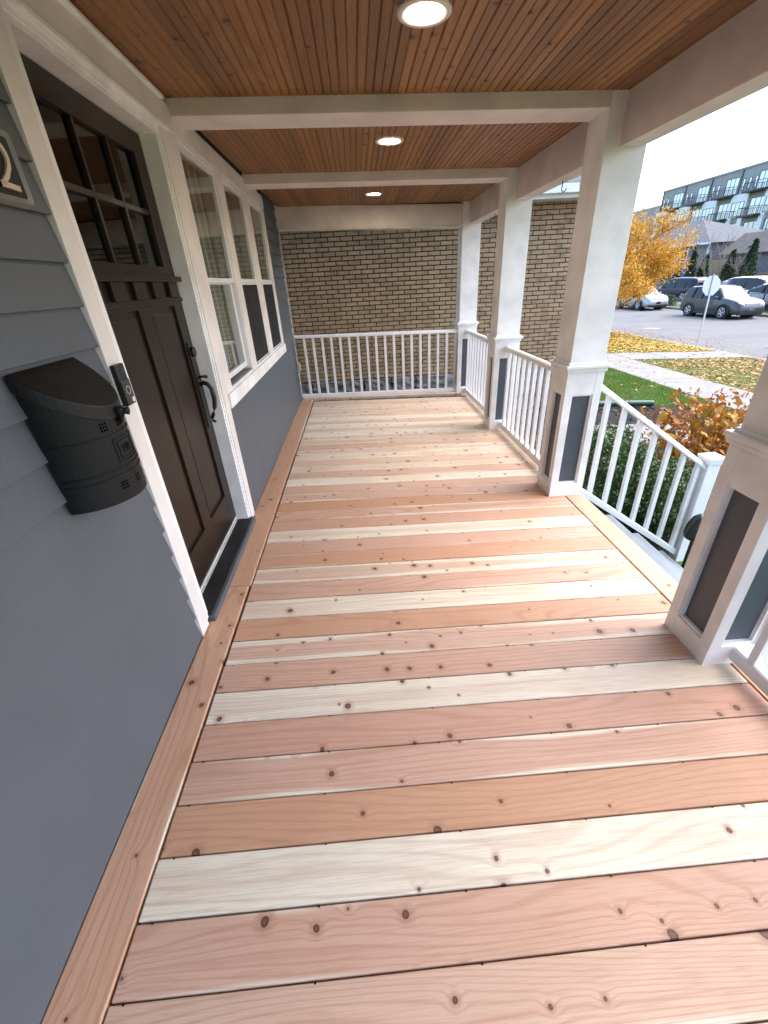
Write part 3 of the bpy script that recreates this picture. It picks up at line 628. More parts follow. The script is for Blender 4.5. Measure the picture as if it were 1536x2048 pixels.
# triple window
win = [(2.53, 3.225), (3.385, 4.06), (4.245, 4.905)]
MB().box(-.03, .004, 2.4, 4.985, WT, 2.272).build('window_head', c, house, .002)
MB().box(-.03, -.003, 2.38, W0, WB+.0005, WT-.0005).build('window_casing', c, house)
MB().box(-.12, .0, 3.225, 3.385, WB+.0005, WT-.0005).build('window_casing', c, house, .002); MB().box(-.12, .0, 4.06, 4.245, WB+.0005, WT-.0005).build('window_casing', c, house, .002)
MB().box(-.03, .0, 4.905, 4.968, WB+.0005, WT-.0005).build('window_casing', c, house, .002)
MB().box(-.03, .012, 2.40, 4.985, .787, WB).build('window_sill', 'white', house, .003)
t_ = NT('sheer_curtain'); p_ = t_.sep(t_.tc()); pl = t_.smooth(t_.math('SINE', t_.math('MULTIPLY', p_[1], 42.0)), .86, 1.0)
M['curtain'] = t_.fin(t_.mix(pl, (.22, .23, .20), (.50, .50, .45)), .9)
WL = ['first window, its lower sash open behind without a screen', 'middle window with a dark insect screen below', 'last window with a dark insect screen below']
def frame(y0, y1, z0, z1, w_, x0, x1, name, mat, par, bev=.0015):
    MB().box(x0, x1, y0, y0+w_, z0, z1).box(x0, x1, y1-w_, y1, z0, z1).box(x0, x1, y0+w_, y1-w_, z0, z0+w_).box(x0, x1, y0+w_, y1-w_, z1-w_, z1).build(name, mat, par, bev, seg=1)
for k, (y0, y1) in enumerate(win):
    e = link(bpy.data.objects.new('window', None), house); e.location = (0, 0, 0); e['label'] = WL[k]
    frame(y0, y1, WB, WT, .018, -.10, -.004, 'frame', 'vinyl', e)
    u0, u1 = y0+.018, y1-.018
    frame(u0, u1, 1.500, WT-.018, .028, -.034, -.012, 'upper_sash', 'vinyl', e)
    MB().add([(-.023, u0+.028, 1.528), (-.023, u1-.028, 1.528), (-.023, u1-.028, WT-.046), (-.023, u0+.028, WT-.046)], [(0, 1, 2, 3)]).build('upper_pane', 'glass', e)
    lo = WB+.018+(.03 if k == 0 else 0)
    frame(u0, u1, lo, 1.528, .036, -.064, -.038, 'lower_sash', 'vinyl', e)
    MB().add([(-.051, u0+.036, lo+.036), (-.051, u1-.036, lo+.036), (-.051, u1-.036, 1.492), (-.051, u0+.036, 1.492)], [(0, 1, 2, 3)]).build('lower_pane', 'glass', e)
    if k:
        frame(u0, u1, WB+.020, 1.498, .012, -.020, -.010, 'screen_frame', 'vinyl', e)
        MB().box(-.0160, -.0150, u0+.012, u1-.012, WB+.032, 1.486).build('screen', 'screen', e)
    MB().box(-.10, -.006, u0, u1, WB+.0185, WB+.026).build('sill_track', 'pewter', e)
    cv = []; n_ = 60
    for j in range(n_+1):
        yy = y0+(y1-y0)*j/n_; cv.append((-.125+.012*math.sin(j*1.35), yy))
    MB().add([(x, y, z) for z in (WB-.05, WT) for x, y in cv], [(j, j+1, n_+2+j, n_+1+j) for j in range(n_)]).build('curtain', 'curtain', e, smooth=True)

def wall_thing(o): o.rotation_euler.z = TH; return o
# mailbox
def wpt(x, y): return (x*math.cos(TH)-y*math.sin(TH), x*math.sin(TH)+y*math.cos(TH))
def wall_empty(name, x, y, z, label, cat):
    X, Y = wpt(x, y); return empty(name, (X, Y, z), TH, label, cat)
mb = wall_empty('mailbox', -.008, .888, .92, 'black half round metal mailbox with sloping lid hung on the siding', 'mailbox')
RM, n_ = .140, 28; HB, HF = .372, .262
def ztop(d): return HB-(HB-HF)*d/RM
ang = [math.pi*k/n_ for k in range(n_+1)]
def cyp(a_, z, r=RM): return (r*math.sin(a_), -r*math.cos(a_), z)
vs = [cyp(a_, 0) for a_ in ang]+[cyp(a_, ztop(RM*math.sin(a_))) for a_ in ang]
q = n_+1
MB().add(vs, [(k, k+1, q+k+1, q+k) for k in range(n_)]+[tuple(range(n_, -1, -1)), tuple(range(q, 2*q)), (0, q, 2*q-1, n_)]).build('body', 'blackmetal', mb)
def lidz(d): return ztop(d)+.006
ro = RM+.006
vs = [cyp(a_, lidz(RM*math.sin(a_))-.034, ro) for a_ in ang]+[cyp(a_, lidz(RM*math.sin(a_))+.004, ro) for a_ in ang]+[cyp(a_, lidz(RM*math.sin(a_))+.009, ro-.006) for a_ in ang]
MB().add(vs, [(k, k+1, q+k+1, q+k) for k in range(n_)]+[(q+k, q+k+1, 2*q+k+1, 2*q+k) for k in range(n_)]+[tuple(range(2*q, 3*q)), tuple(range(n_, -1, -1))]).build('lid', 'lidmetal_lit', mb, .0015)
for z in (.196, .098, .078):
    MB().tube([cyp(a_, z, RM+.0005) for a_ in ang[1:-1]], .0028, 6).build('rib', 'blackmetal', mb, smooth=True)
def arc(a0, a1, z0, z1, r=RM+.001, n=8): return [cyp(a0+(a1-a0)*i/n, z0+(z1-z0)*i/n, r) for i in range(n+1)]
for hw, z0, z1 in ((.33, .112, .180), (.24, .122, .170)):
    A0, A1 = math.pi/2-hw, math.pi/2+hw
    m = MB()
    for pts in (arc(A0, A1, z0, z0), arc(A0, A1, z1, z1), arc(A0, A0, z0, z1), arc(A1, A1, z0, z1)): m.tube(pts, .0022, 6)
    m.build('embossed_frame', 'blackmetal', mb)
m = MB()
for da, shape in ((-.13, [(0, 0), (0, 1), (.8, .9), (.8, .5), (0, .45)]), (-.04, [(0, 0), (.4, 1), (.8, 0)]), (.05, [(0, 0), (0, 1)]), (.10, [(0, 1), (0, 0), (.7, 0)])):
    m.tube([cyp(math.pi/2+da+.06*u, .134+.024*v, RM+.001) for u, v in shape], .0018, 5)
m.build('embossed_lettering', 'blackmetal', mb)
m = MB()
for zc_ in (.222, .048):
    for ac in (math.pi/2-.42, math.pi/2+.0, math.pi/2+.42):
        for i in (-1, 0, 1):
            for j in (-1, 0, 1):
                A = ac+i*.058; c0 = cyp(A, zc_+j*.009, RM+.0006); 
                tx, ty = math.cos(A), math.sin(A); hw = .0027
                m.add([(c0[0]-tx*hw, c0[1]-ty*hw, c0[2]-hw), (c0[0]+tx*hw, c0[1]+ty*hw, c0[2]-hw), (c0[0]+tx*hw, c0[1]+ty*hw, c0[2]+hw), (c0[0]-tx*hw, c0[1]-ty*hw, c0[2]+hw)], [(0, 1, 2, 3)])
stuff(m.build('vent_holes', m_simple('hole_black', (.001, .001, .001), 1, 0, 0), mb))
af = math.pi/2+.05
m = MB().tube([cyp(af, HF-.045, RM+.004), cyp(af, HF-.02, RM+.012), cyp(af, HF+.0, RM+.012)], [.004, .012, .016], 8); m.tube([cyp(af, HF-.012, RM+.012), cyp(af, HF-.014, RM+.035)], [.006, .012], 8); m.build('latch', 'blackmetal', mb, smooth=True)
# door bell on the casing
bell = wall_empty('doorbell', .0, 1.212, 1.115, 'black video doorbell mounted on the white door casing', 'doorbell')
MB().box(.0005, .020, -.031, .031, 0, .140).build('body', 'plastic_black', bell, .005)
MB().box(.0195, .0225, -.029, .029, .003, .088).build('lower_cover', m_simple('bell_face', (.03, .031, .034), .35), bell, .002)
n_ = 20; m = MB(); m.tube([(.0228, .013*math.cos(2*math.pi*k/n_), .052+.013*math.sin(2*math.pi*k/n_)) for k in range(n_+1)], .0014, 5); m.build('button_ring', 'alu', bell)
MB().cyl((.0215, 0, .052), .0105, .002, 18, 'x').build('button', 'plastic_black', bell, .0008)
MB().cyl((.0195, 0, .113), .009, .002, 18, 'x').build('camera_lens', 'carglass', bell)
MB().box(.0226, .0231, .008, .024, .009, .025).build('sticker', 'vinyl', bell, .0)
# house number plaque
pq = wall_empty('house_number_plaque', -.006, .0, 1.672, 'dark house number plaque with pewter frame and cream digit at the left edge', 'plaque')
pq_y = .755; PW, PH = .335, .165
def rrect(y0, y1, z0, z1, r, n=5):
    pts = []
    for cy, cz, a0 in ((y1-r, z1-r, 0), (y0+r, z1-r, 90), (y0+r, z0+r, 180), (y1-r, z0+r, 270)):
        for k in range(n+1): a_ = R(a0+90*k/n); pts.append((cy+r*math.cos(a_), cz+r*math.sin(a_)))
    return pts
MB().prism(rrect(pq_y+.006, pq_y+PW-.006, .006, PH-.006, .012), .002, .014, 'x').build('plate', 'blackmetal', pq)
ro_, ri_ = rrect(pq_y, pq_y+PW, 0, PH, .016), rrect(pq_y+.02, pq_y+PW-.02, .02, PH-.02, .006); k_ = len(ro_)
vs = [(.0, y, z) for y, z in ro_]+[(.020, (y*.6+y2*.4), (z*.6+z2*.4)) for (y, z), (y2, z2) in zip(ro_, ri_)]+[(.0145, y, z) for y, z in ri_]
MB().add(vs, [(j*k_+i, j*k_+(i+1) % k_, (j+1)*k_+(i+1) % k_, (j+1)*k_+i) for j in range(2) for i in range(k_)]).build('frame', 'pewter', pq)
def ribbon(pts, w_):
    m = MB(); L = []; Rr = []
    for i, (y, z) in enumerate(pts):
        y0, z0 = pts[max(0, i-1)]; y1, z1 = pts[min(len(pts)-1, i+1)]; dy, dz = y1-y0, z1-z0; l = math.hypot(dy, dz); ny, nz = -dz/l*w_/2, dy/l*w_/2
        L.append((y+ny, z+nz)); Rr.append((y-ny, z-nz))
    n2 = len(pts); vs = [(.014, *p) for p in L]+[(.014, *p) for p in Rr]+[(.020, *p) for p in L]+[(.020, *p) for p in Rr]
    fs = []
    for i in range(n2-1): fs += [(2*n2+i, 2*n2+i+1, 3*n2+i+1, 3*n2+i), (i, i+1, 2*n2+i+1, 2*n2+i), (n2+i, n2+i+1, 3*n2+i+1, 3*n2+i)]
    return m.add(vs, fs)
ox, oz = pq_y+PW-.112, .034
two = [(ox+.032-.030*math.cos(R(t)), oz+.066+.030*math.sin(R(t))) for t in range(-10, 181, 19)]+[(ox+.056, oz+.048), (ox+.036, oz+.026), (ox+.008, oz+.006)]
ribbon(two, .011).build('digit', 'cream', pq); ribbon([(ox+.002, oz+.006), (ox+.03, oz+.006), (ox+.068, oz+.004)], .012).build('digit', 'cream', pq)
# outlet at the far end of the wall
ob = wall_empty('outlet_box', -.01, 5.86, .40, 'small grey weatherproof outlet box at the far end of the siding', 'outlet')
MB().box(0, .045, -.028, .028, 0, .115).build('cover', 'grey_plastic', ob, .008); MB().box(.0455, .052, -.020, .020, .012, .10).build('flap', 'grey_plastic', ob, .004)

# ------------------------------------------------------------------ neighbouring brick house
BY = 7.70
nb = empty('brick_house', (1.2, BY, -.88), 0, 'neighbouring buff brick house with dark mortar and stone foundation', 'house')
NX0, NX1, NZ0, NZ1 = -3.0, 4.78, -.12, 2.42
def at(o): return child(o, nb)
at(MB().box(NX0, NX1, BY, 17, -.95, NZ1+.3).build('wall', 'mortar'))
bl, bh, jt = .2032, .0677, .014
bmesh_ = MB().box(-(bl-jt)/2, (bl-jt)/2, -.012, .05, -(bh-jt)/2, (bh-jt)/2).mesh('brick', .003, 1); bmesh_.materials.append(M['brick'])
cells = []
for r_ in range(int((NZ1-NZ0)/bh)+1):
    z = NZ0+(r_+.5)*bh
    for c_ in range(42):
        x = NX0+(c_+.5)*bl+(bl/2 if r_ % 2 else 0)
        if x+bl/2 < NX1: cells.append((x, z))
def score(x, z):
    vis = -.35 < x < 2.72 and .86 < z < 2.28
    return (0 if vis else 1)
cells.sort(key=lambda c: (score(*c), abs(c[0]-1.3)+abs(c[1]-1.4)))
rest = MB()
for i, (x, z) in enumerate(cells):
    if i < 300:
        o = link(bpy.data.objects.new('brick', bmesh_)); o.location = (x, BY+random.uniform(-.002, .002), z); o.rotation_euler.y = random.uniform(-.006, .006); at(o)
    else:
        dx = random.uniform(-.002, .002); rest.box(x-(bl-jt)/2+dx, x+(bl-jt)/2+dx, BY-.012+random.uniform(-.002, .002), BY+.02, z-(bh-jt)/2, z+(bh-jt)/2)
at(stuff(rest.build('bricks', 'brick')))
z = -.12
for r_, hh in enumerate((.26, .24, .26)):
    x = -1.4-(r_ % 2)*.2
    while x < 4.7:
        wd = random.uniform(.32, .6); m = MB(); 
        b_ = bmesh.new(); bmesh.ops.create_cube(b_, size=1); bmesh.ops.subdivide_edges(b_, edges=b_.edges[:], cuts=3, use_grid_fill=True)
        for v in b_.verts: v.co = Vector((v.co.x*(wd-.03), v.co.y*.16, v.co.z*(hh-.025)))+Vector((random.gauss(0, .009), random.gauss(0, .016), random.gauss(0, .007)))
        me = bpy.data.meshes.new('foundation_stone'); b_.to_mesh(me); b_.free(); me.materials.append(M['stone'])
        o = link(bpy.data.objects.new('foundation_stone', me)); o.location = (x+wd/2, BY-.02, z-hh/2); at(o); x += wd
    z -= hh
at(MB().box(NX0-.3, NX1+.1, BY-.34, BY, NZ1, NZ1+.02).build('soffit', 'vinyl'))
at(MB().box(NX0-.3, NX1+.1, BY-.365, BY-.34, NZ1-.005, NZ1+.15).build('fascia', 'vinyl', None, .003))
at(MB().prism([(BY-.47, NZ1+.06), (BY-.48, NZ1+.16), (BY-.486, NZ1+.16), (BY-.478, NZ1+.05), (BY-.366, NZ1+.04), (BY-.366, NZ1+.16), (BY-.372, NZ1+.16), (BY-.372, NZ1+.05)], NX0-.3, NX1+.1, 'x').build('gutter', 'vinyl'))
for k in range(16):
    y0 = BY-.40+k*.19; z0 = NZ1+.165+k*.105
    at(MB().box(NX0-.35, NX1+.12, 0, .24, 0, .014, lambda x, y, z: (x, y0+y, z0+y*.55+z)).build('roof_course', 'shingle'))
at(MB().prism([(BY-.30, NZ1+.18), (BY+3.2, NZ1+1.98), (BY+9, NZ1+.1), (BY+9, NZ1+.02), (BY-.30, NZ1+.02)], NX0-.2, NX1+.1, 'x').build('roof', 'shingle'))
#--PART3--
# ------------------------------------------------------------------ garden
def blob_points(n_, c, r, shell=.45):
    d = rng.normal(size=(n_, 3)); d /= np.linalg.norm(d, axis=1)[:, None]
    rad = shell+(1-shell)*rng.uniform(0, 1, n_)**.5
    lump = 1+.13*np.sin(d[:, 0]*7+c[0]*9)*np.cos(d[:, 1]*6+c[1]*5)+.10*np.sin(d[:, 2]*9+c[2])+rng.normal(0, .03, n_)
    return np.array(c)+d*np.array(r)*(rad*lump)[:, None]
def shrub(name, c, r, n_, size, mat, label, cat, group=None, stems=8, shell=.5):
    zb_ = gz(c[0]) if c[0] < 14 else -1.3
    e = empty(name, (c[0], c[1], zb_), 0, label, cat, group)
    p = blob_points(n_, (0, 0, c[2]-zb_), r, shell); p = p[p[:, 2] > .02]
    leaf_cloud('foliage', p, size, mat, e)
    m = MB()
    for k in range(stems):
        a_ = 6.28*k/stems; q_ = (math.cos(a_)*r[0]*.55, math.sin(a_)*r[1]*.55, c[2]-zb_+r[2]*.3)
        m.tube([(.03*math.cos(a_), .03*math.sin(a_), -.03), (q_[0]*.5, q_[1]*.5, q_[2]*.5), q_], [.012, .009, .004], 5)
    m.build('stems', 'bark', e); return e
shrub('boxwood_shrub', (3.12, 3.42, -.40), (.60, .52, .50), 24000, .030, 'leaf_box', 'tall dark green clipped shrub right beside the porch column', 'shrub', 'green shrubs by the stairs')
shrub('boxwood_shrub', (3.66, 3.22, -.58), (.50, .46, .36), 16000, .030, 'leaf_box', 'lower green shrub behind the bottom of the stair railing', 'shrub', 'green shrubs by the stairs')
# hydrangea with separate large leaves
hyd = empty('hydrangea', (4.74, 4.0, gz(4.74)), 0, 'hydrangea bush with large drooping yellow and orange autumn leaves', 'shrub')
def leaf_mesh(seed, L=.135, W=.085):
    rr = random.Random(seed); m = MB(); nx = 6; vs = []; droop = rr.uniform(.25, .6)
    for i in range(nx+1):
        t = i/nx; x = L*t; wd = W/2*math.sin(math.pi*min(1, t**.75*.98+.02))*(1.05 if t < .5 else 1)
        z = -droop*L*t*t+.01*math.sin(t*9+seed)
        for s in (-1, -.5, 0, .5, 1): vs.append((x, s*wd, z+abs(s)*wd*.35+rr.uniform(-.002, .002)))
    fs = [(i*5+j, i*5+j+1, (i+1)*5+j+1, (i+1)*5+j) for i in range(nx) for j in range(4)]
    me = m.add(vs, fs).mesh('leaf'); me.materials.append(M['leaf_hyd']); me.shade_smooth(); return me
lms = [leaf_mesh(s) for s in range(5)]
stm = MB(); rr = random.Random(5)
for k in range(44):
    a_ = rr.uniform(0, 6.28); rad = rr.uniform(.1, .82); tx, ty = math.cos(a_)*rad, math.sin(a_)*rad*.8; tz = rr.uniform(.55, 1.2)-.3*rad
    stm.tube([(tx*.15, ty*.15, -.02), (tx*.55, ty*.55, tz*.55), (tx, ty, tz)], [.007, .005, .003], 5)
    for j in range(rr.choice((5, 6, 7))):
        o = link(bpy.data.objects.new('leaf', rr.choice(lms)), hyd); t = rr.uniform(.6, 1.02)
        o.location = (tx*t+rr.uniform(-.02, .02), ty*t+rr.uniform(-.02, .02), tz*t); sc_ = rr.uniform(.8, 1.4); o.scale = (sc_, sc_, sc_)
        o.rotation_euler = (rr.uniform(-.5, .5), rr.uniform(.1, 1.1), rr.uniform(0, 6.28))
stm.build('stems', 'bark', hyd)
hp = blob_points(900, (.05, .05, .72), (.72, .6, .42), .3); leaf_cloud('dry_leaves', hp[hp[:, 2] > .2], .075, 'leaf_dry', hyd, aspect=.5)
# corrugated drain pipe
m = MB(); pts = []; rs = []
for i in range(121):
    t = i/120; pts.append((4.3+2.25*t, 7.56+.10*math.sin(t*2.6), gz(4.3+2.25*t)+.075)); rs.append(.052 if i % 2 else .058)
pp = m.tube(pts, rs, 12).build('drain_pipe', 'pipe', None, smooth=True); tag(pp, 'dark green corrugated drain pipe lying at the lawn edge', 'pipe')
# garden light by the newel, shepherd hook
gl_ = empty('garden_light', (3.47, 2.42, -.88), 0, 'black domed garden light on a stake beside the newel post', 'garden light')
m = MB(); n_ = 18; prf = [(.012, .34), (.05, .34), (.072, .355), (.08, .395), (.074, .465), (.05, .535), (.015, .57), (.0, .572)]
m.add([(r_*math.cos(6.2832*k/n_), r_*math.sin(6.2832*k/n_), z) for r_, z in prf for k in range(n_)], [(j*n_+k, j*n_+(k+1) % n_, (j+1)*n_+(k+1) % n_, (j+1)*n_+k) for j in range(len(prf)-1) for k in range(n_)]); m.build('shade', 'plastic_black', gl_, smooth=True)
MB().tube([(0, 0, -.05), (0, 0, .345)], .012, 8).build('stake', 'plastic_black', gl_)
hk = [(5.95, 4.75, gz(5.9)-.05), (5.95, 4.75, .02), (5.95, 4.745, .12)]
for k in range(9):
    a_ = math.pi*k/8*1.1; hk.append((5.95-.075*(1-math.cos(a_)), 4.74, .12+.085*math.sin(a_)))
hk.append((hk[-1][0]-.012, 4.74, hk[-1][2]+.03))
o = MB().tube(hk, .006, 8).build('shepherd_hook', 'blackmetal', None, smooth=True); tag(o, 'black metal shepherd hook standing behind the hydrangea', 'garden hook')
# thin bare stems at the lawn edge
for k, (x, y, lab) in enumerate(((5.75, 7.2, 'thin bare plant stems in the mulch beside the drain pipe'), (6.6, 7.15, 'thin bare plant stems in the mulch near the lawn corner'))):
    m = MB(); rr = random.Random(k)
    for j in range(7): m.tube([(0, 0, 0), (rr.uniform(-.08, .08), rr.uniform(-.08, .08), .2), (rr.uniform(-.18, .18), rr.uniform(-.15, .15), rr.uniform(.3, .5))], [.004, .003, .002], 4)
    o = m.build('bare_plant', 'bark'); o.location = (x, y, gz(x)); tag(o, lab, 'plant', 'bare plants in the mulch')

# ------------------------------------------------------------------ trees
def grow(m, p, d, l, r, lev, tips, rr, up=.25, spread=.55, minr=.006):
    pts = [p]; rs = [r]; q_ = p.copy(); dd = d.copy(); n2 = 4
    for k in range(n2):
        dd = (dd+Vector((rr.gauss(0, .10), rr.gauss(0, .10), rr.gauss(0, .06)+up*.12))).normalized(); q_ = q_+dd*l/n2; pts.append(q_); rs.append(max(minr, r*(1-.45*(k+1)/n2)))
        if lev <= 2: tips.append((q_.copy(), lev))
    m.tube(pts, rs, 6 if r > .03 else 4, caps=False)
    if lev == 0: return
    for k in range(rr.choice((3, 4)) if lev > 1 else 4):
        t = rr.uniform(.35, 1.0); i = min(n2-1, int(t*n2)); b_ = pts[i].lerp(pts[i+1], t*n2-i)
        ax = Vector((rr.gauss(0, 1), rr.gauss(0, 1), rr.gauss(0, .5))); nd = (dd+ax.normalized()*spread*1.3+Vector((0, 0, up*.5))).normalized()
        grow(m, b_, nd, l*rr.uniform(.58, .8), rs[i]*.62, lev-1, tips, rr, up, spread, minr)
yt = empty('yellow_tree', (11.55, 19.6, -1.22), 0, 'young tree with bright yellow autumn leaves on the verge', 'tree')
m = MB(); tips = []; rr = random.Random(21)
m.tube([(0, 0, -.05), (.02, 0, .7), (.05, .02, 1.3)], [.11, .085, .075], 10, caps=False)
for k in range(9):
    a_ = k*2.4+.3; el = rr.uniform(.15, 1.15); grow(m, Vector((.03, 0, .75+.07*k)), Vector((math.cos(a_)*math.cos(el), math.sin(a_)*math.cos(el), math.sin(el))), rr.uniform(1.6, 2.25), .045, 3, tips, rr, .22, .6)
m.build('trunk', 'bark', yt, smooth=True)
tp = np.array([[*t[0]] for t in tips]); keep = rng.uniform(size=len(tp)) < np.clip(1.25-(tp[:, 2]-2.9)*.42, .05, 1); tp = tp[keep]
k_ = max(1, int(38000/len(tp))); lp = np.repeat(tp, k_, 0)+rng.normal(0, .14, (len(tp)*k_, 3))*[1, 1, .8]
leaf_cloud('crown', lp, .085, 'leaf_yellow', yt, aspect=.6)
def bare_tree(name, loc, h, lab, seed, lean=(0, 0)):
    e = empty(name, loc, 0, lab, 'tree'); m = MB(); rr = random.Random(seed); tips = []
    m.tube([(0, 0, -.1), (lean[0]*.3, lean[1]*.3, h*.25)], [.05, .04], 6, caps=False)
    for k in range(7):
        a_ = k*2.4; grow(m, Vector((lean[0]*.3, lean[1]*.3, h*.22)), Vector((math.cos(a_)*.5, math.sin(a_)*.5, 1)).normalized(), h*.42, .03, 2, tips, rr, .3, .4, .009)
    m.build('branches', 'twig', e); return e
bare_tree('bare_tree', (29.6, 37.0, -1.3), 4.6, 'pale leafless young tree behind the stop sign', 4)
bare_tree('bare_tree', (31.2, 35.2, -1.3), 3.4, 'small leafless tree before the wooden fence at right', 9)
for k, (x, y, hh, r_, lab) in enumerate(((31, 46.8, 3.3, .55, 'dark conical evergreen, leftmost of the row, half behind the yellow tree'), (31, 44.4, 3.7, .5, 'tall thin conical evergreen left of the grey house window'), (30.8, 42.6, 2.5, .45, 'short conical evergreen under the grey house window'), (31, 41.2, 3.9, .55, 'tallest conical evergreen right of the grey house window'), (30.5, 39.0, 3.1, .7, 'conical evergreen at the grey house corner'), (30.8, 36.6, 3.3, .8, 'broad evergreen behind the stop sign'), (31, 35.0, 3.9, .75, 'pointed evergreen beside the wooden fence'))):
    e = empty('arborvitae', (x, y, -1.3), 0, lab, 'tree', 'evergreens before the grey house')
    n_ = 2600; t = rng.uniform(0, 1, n_)**.8; a_ = rng.uniform(0, 6.28, n_); rad = r_*(1-t)**.75*rng.uniform(.72, 1.05, n_)*(1+.12*np.sin(a_*3+t*9))
    leaf_cloud('foliage', np.stack([rad*np.cos(a_), rad*np.sin(a_), .1+t*hh], 1), .16, 'leaf_arb', e, aspect=.5)
    MB().tube([(0, 0, -.05), (0, 0, hh*.9)], [.07, .01], 6).build('trunk', 'bark', e)
for (x, y, rx, ry, rz_, lab) in ((24.6, 35.0, .6, 1.9, .42, 'low clipped hedge left of the grey car'), (24.6, 30.2, .6, 1.3, .40, 'low clipped hedge hidden behind the grey car'), (24.7, 22.6, .6, 2.2, .42, 'low clipped hedge right of the grey car')):
    shrub('hedge', (x, y, -1.3+rz_*.75), (rx, ry, rz_), 2600, .10, 'leaf_box', lab, 'hedge', 'hedges at the parking lot', 4, .6)

# ------------------------------------------------------------------ stop sign seen from behind
sg = empty('stop_sign', (13.32, 15.45, gz(13.1)), 0, 'octagonal stop sign seen from its pale back on a leaning steel post', 'sign')
sg.rotation_euler = (-.10, 0.02, 0)
MB().box(-.028, .028, -.012, .012, -.1, 2.36).build('post', 'galv', sg, .004)
oc_ = [(.335*math.cos(R(22.5+45*k)), 2.02+.335*math.sin(R(22.5+45*k))) for k in range(8)]
MB().prism(oc_, .0125, .017, 'y').build('plate', 'sign_back', sg)
for z in (1.80, 2.24): MB().cyl((0, -.0125, z), .012, -.01, 8, 'y').build('bolt', 'galv', sg)

# ------------------------------------------------------------------ cars (local: x to the right side, y forward, origin on the ground in the middle)
def car(name, loc, rz, paint, label, Ln=4.5, Wd=1.82, Ht=1.64, style='suv', plate=True):
    e = empty(name, loc, rz, label, 'car', 'cars')
    h = Ln/2; w_ = Wd/2
    if style == 'suv':   st_ = [(-1.0, .40, .80, .93, .86, .80), (-.965, .30, .98, 1.02, .94, .96), (-.90, .26, 1.02, 1.52, .97, .98), (-.80, .25, 1.02, 1.60, .98, .99), (-.45, .24, .98, 1.64, .99, 1.0), (-.05, .24, .95, 1.63, 1.0, 1.0), (.17, .24, .95, 1.56, 1.0, 1.0), (.42, .24, .97, 1.06, .99, .99), (.62, .24, .92, 1.00, .97, .97), (.85, .26, .80, .90, .93, .95), (.96, .32, .66, .76, .84, .90), (1.0, .42, .58, .64, .74, .80)]
    elif style == 'van': st_ = [(-1.0, .40, .85, 1.0, .88, .82), (-.97, .30, 1.02, 1.35, .94, .96), (-.92, .26, 1.04, 1.66, .97, .98), (-.70, .25, 1.02, 1.74, .98, .99), (-.30, .24, 1.0, 1.76, .99, 1.0), (.10, .24, .98, 1.74, 1.0, 1.0), (.34, .24, .97, 1.62, 1.0, 1.0), (.62, .24, .98, 1.08, .98, .98), (.76, .25, .93, 1.0, .96, .97), (.90, .27, .80, .88, .90, .93), (.97, .34, .66, .74, .82, .88), (1.0, .44, .58, .62, .74, .80)]
    else:                st_ = [(-1.0, .42, .74, .84, .84, .78), (-.96, .32, .92, 1.00, .92, .94), (-.72, .26, .95, 1.08, .97, .98), (-.42, .25, .94, 1.40, .98, .99), (-.15, .24, .92, 1.46, 1.0, 1.0), (.08, .24, .90, 1.42, 1.0, 1.0), (.22, .24, .90, 1.30, 1.0, 1.0), (.42, .24, .90, .98, .99, .99), (.66, .25, .84, .91, .96, .97), (.88, .28, .72, .80, .90, .93), (.97, .34, .60, .68, .80, .86), (1.0, .44, .54, .58, .72, .78)]
    sc_ = Ht/max(s[3] for s in st_); rings = []
    for (t, zb2, zbelt, zr, wf, wb) in st_:
        y = t*h; zb2 *= .92; zbelt *= sc_; zr *= sc_; ww = w_*wf; cab = zr-zbelt
        rt = ww*(.70 if cab > .3 else .90); rm = ww*(.97)
        half = [(w_*wb*.86, zb2), (w_*wb*.98, zb2+.10), (ww, zb2+(zbelt-zb2)*.55), (rm, zbelt), (rm-(rm-rt)*.55, zbelt+cab*.6), (rt, zr-.05*min(1, cab*2)), (rt*.82, zr-.005), (0, zr+.012)]
        rings.append([(x, y, z) for x, z in half]+[(-x, y, z) for x, z in half[-2::-1]])
    k = len(rings[0]); vs = [p for rg in rings for p in rg]; body, glass = [], []
    for j in range(len(rings)-1):
        for i in range(k-1):
            f = (j*k+i, j*k+i+1, (j+1)*k+i+1, (j+1)*k+i)
            side = i in (3, 4, k-6, k-5); hi = min(st_[j][3]-st_[j][2], st_[j+1][3]-st_[j+1][2]) > .3
            lo_ = max(st_[j][3]-st_[j][2], st_[j+1][3]-st_[j+1][2]) > .3 and not hi
            top = i in (5, 6, 7, 8)
            if (side and hi) or (lo_ and (i in (4, 5, 6, 7, 8, 9) or side)): glass.append(((('side_window', i < 7) if hi else ('windshield', st_[j][0] > 0) if st_[j][0] > 0 else ('rear_window', True)), f))
            else: body.append(f)
    body += [tuple(range(k-1, -1, -1)), tuple((len(rings)-1)*k+i for i in range(k))]; body += [((j+1)*k, j*k, j*k+k-1, (j+1)*k+k-1) for j in range(len(rings)-1)]
    b_ = MB().add(vs, body).build('body', paint, e, smooth=True)
    for key in dict.fromkeys(g_[0] for g_ in glass):
        fs = [f for k2, f in glass if k2 == key]; used = sorted({i for f in fs for i in f}); mp = {i: q for q, i in enumerate(used)}
        MB().add([vs[i] for i in used], [tuple(mp[i] for i in f) for f in fs]).build(key[0], 'carglass', e, smooth=True)
    # pillars
    ya_ = [s[0]*h for s in st_ if s[3]-s[2] > .3]
    for yy in (ya_[0]+.30*(ya_[-1]-ya_[0]), ya_[0]+.62*(ya_[-1]-ya_[0])):
        for s in (-1, 1):
            zl, zh = .97*sc_, 1.56*sc_ if style != 'sedan' else 1.38*sc_
            MB().tube([(s*w_*.985, yy, zl), (s*w_*.87, yy-.02, zl+(zh-zl)*.6), (s*w_*.74, yy-.05, zh)], .035, 6).build('pillar', 'car_black', e)
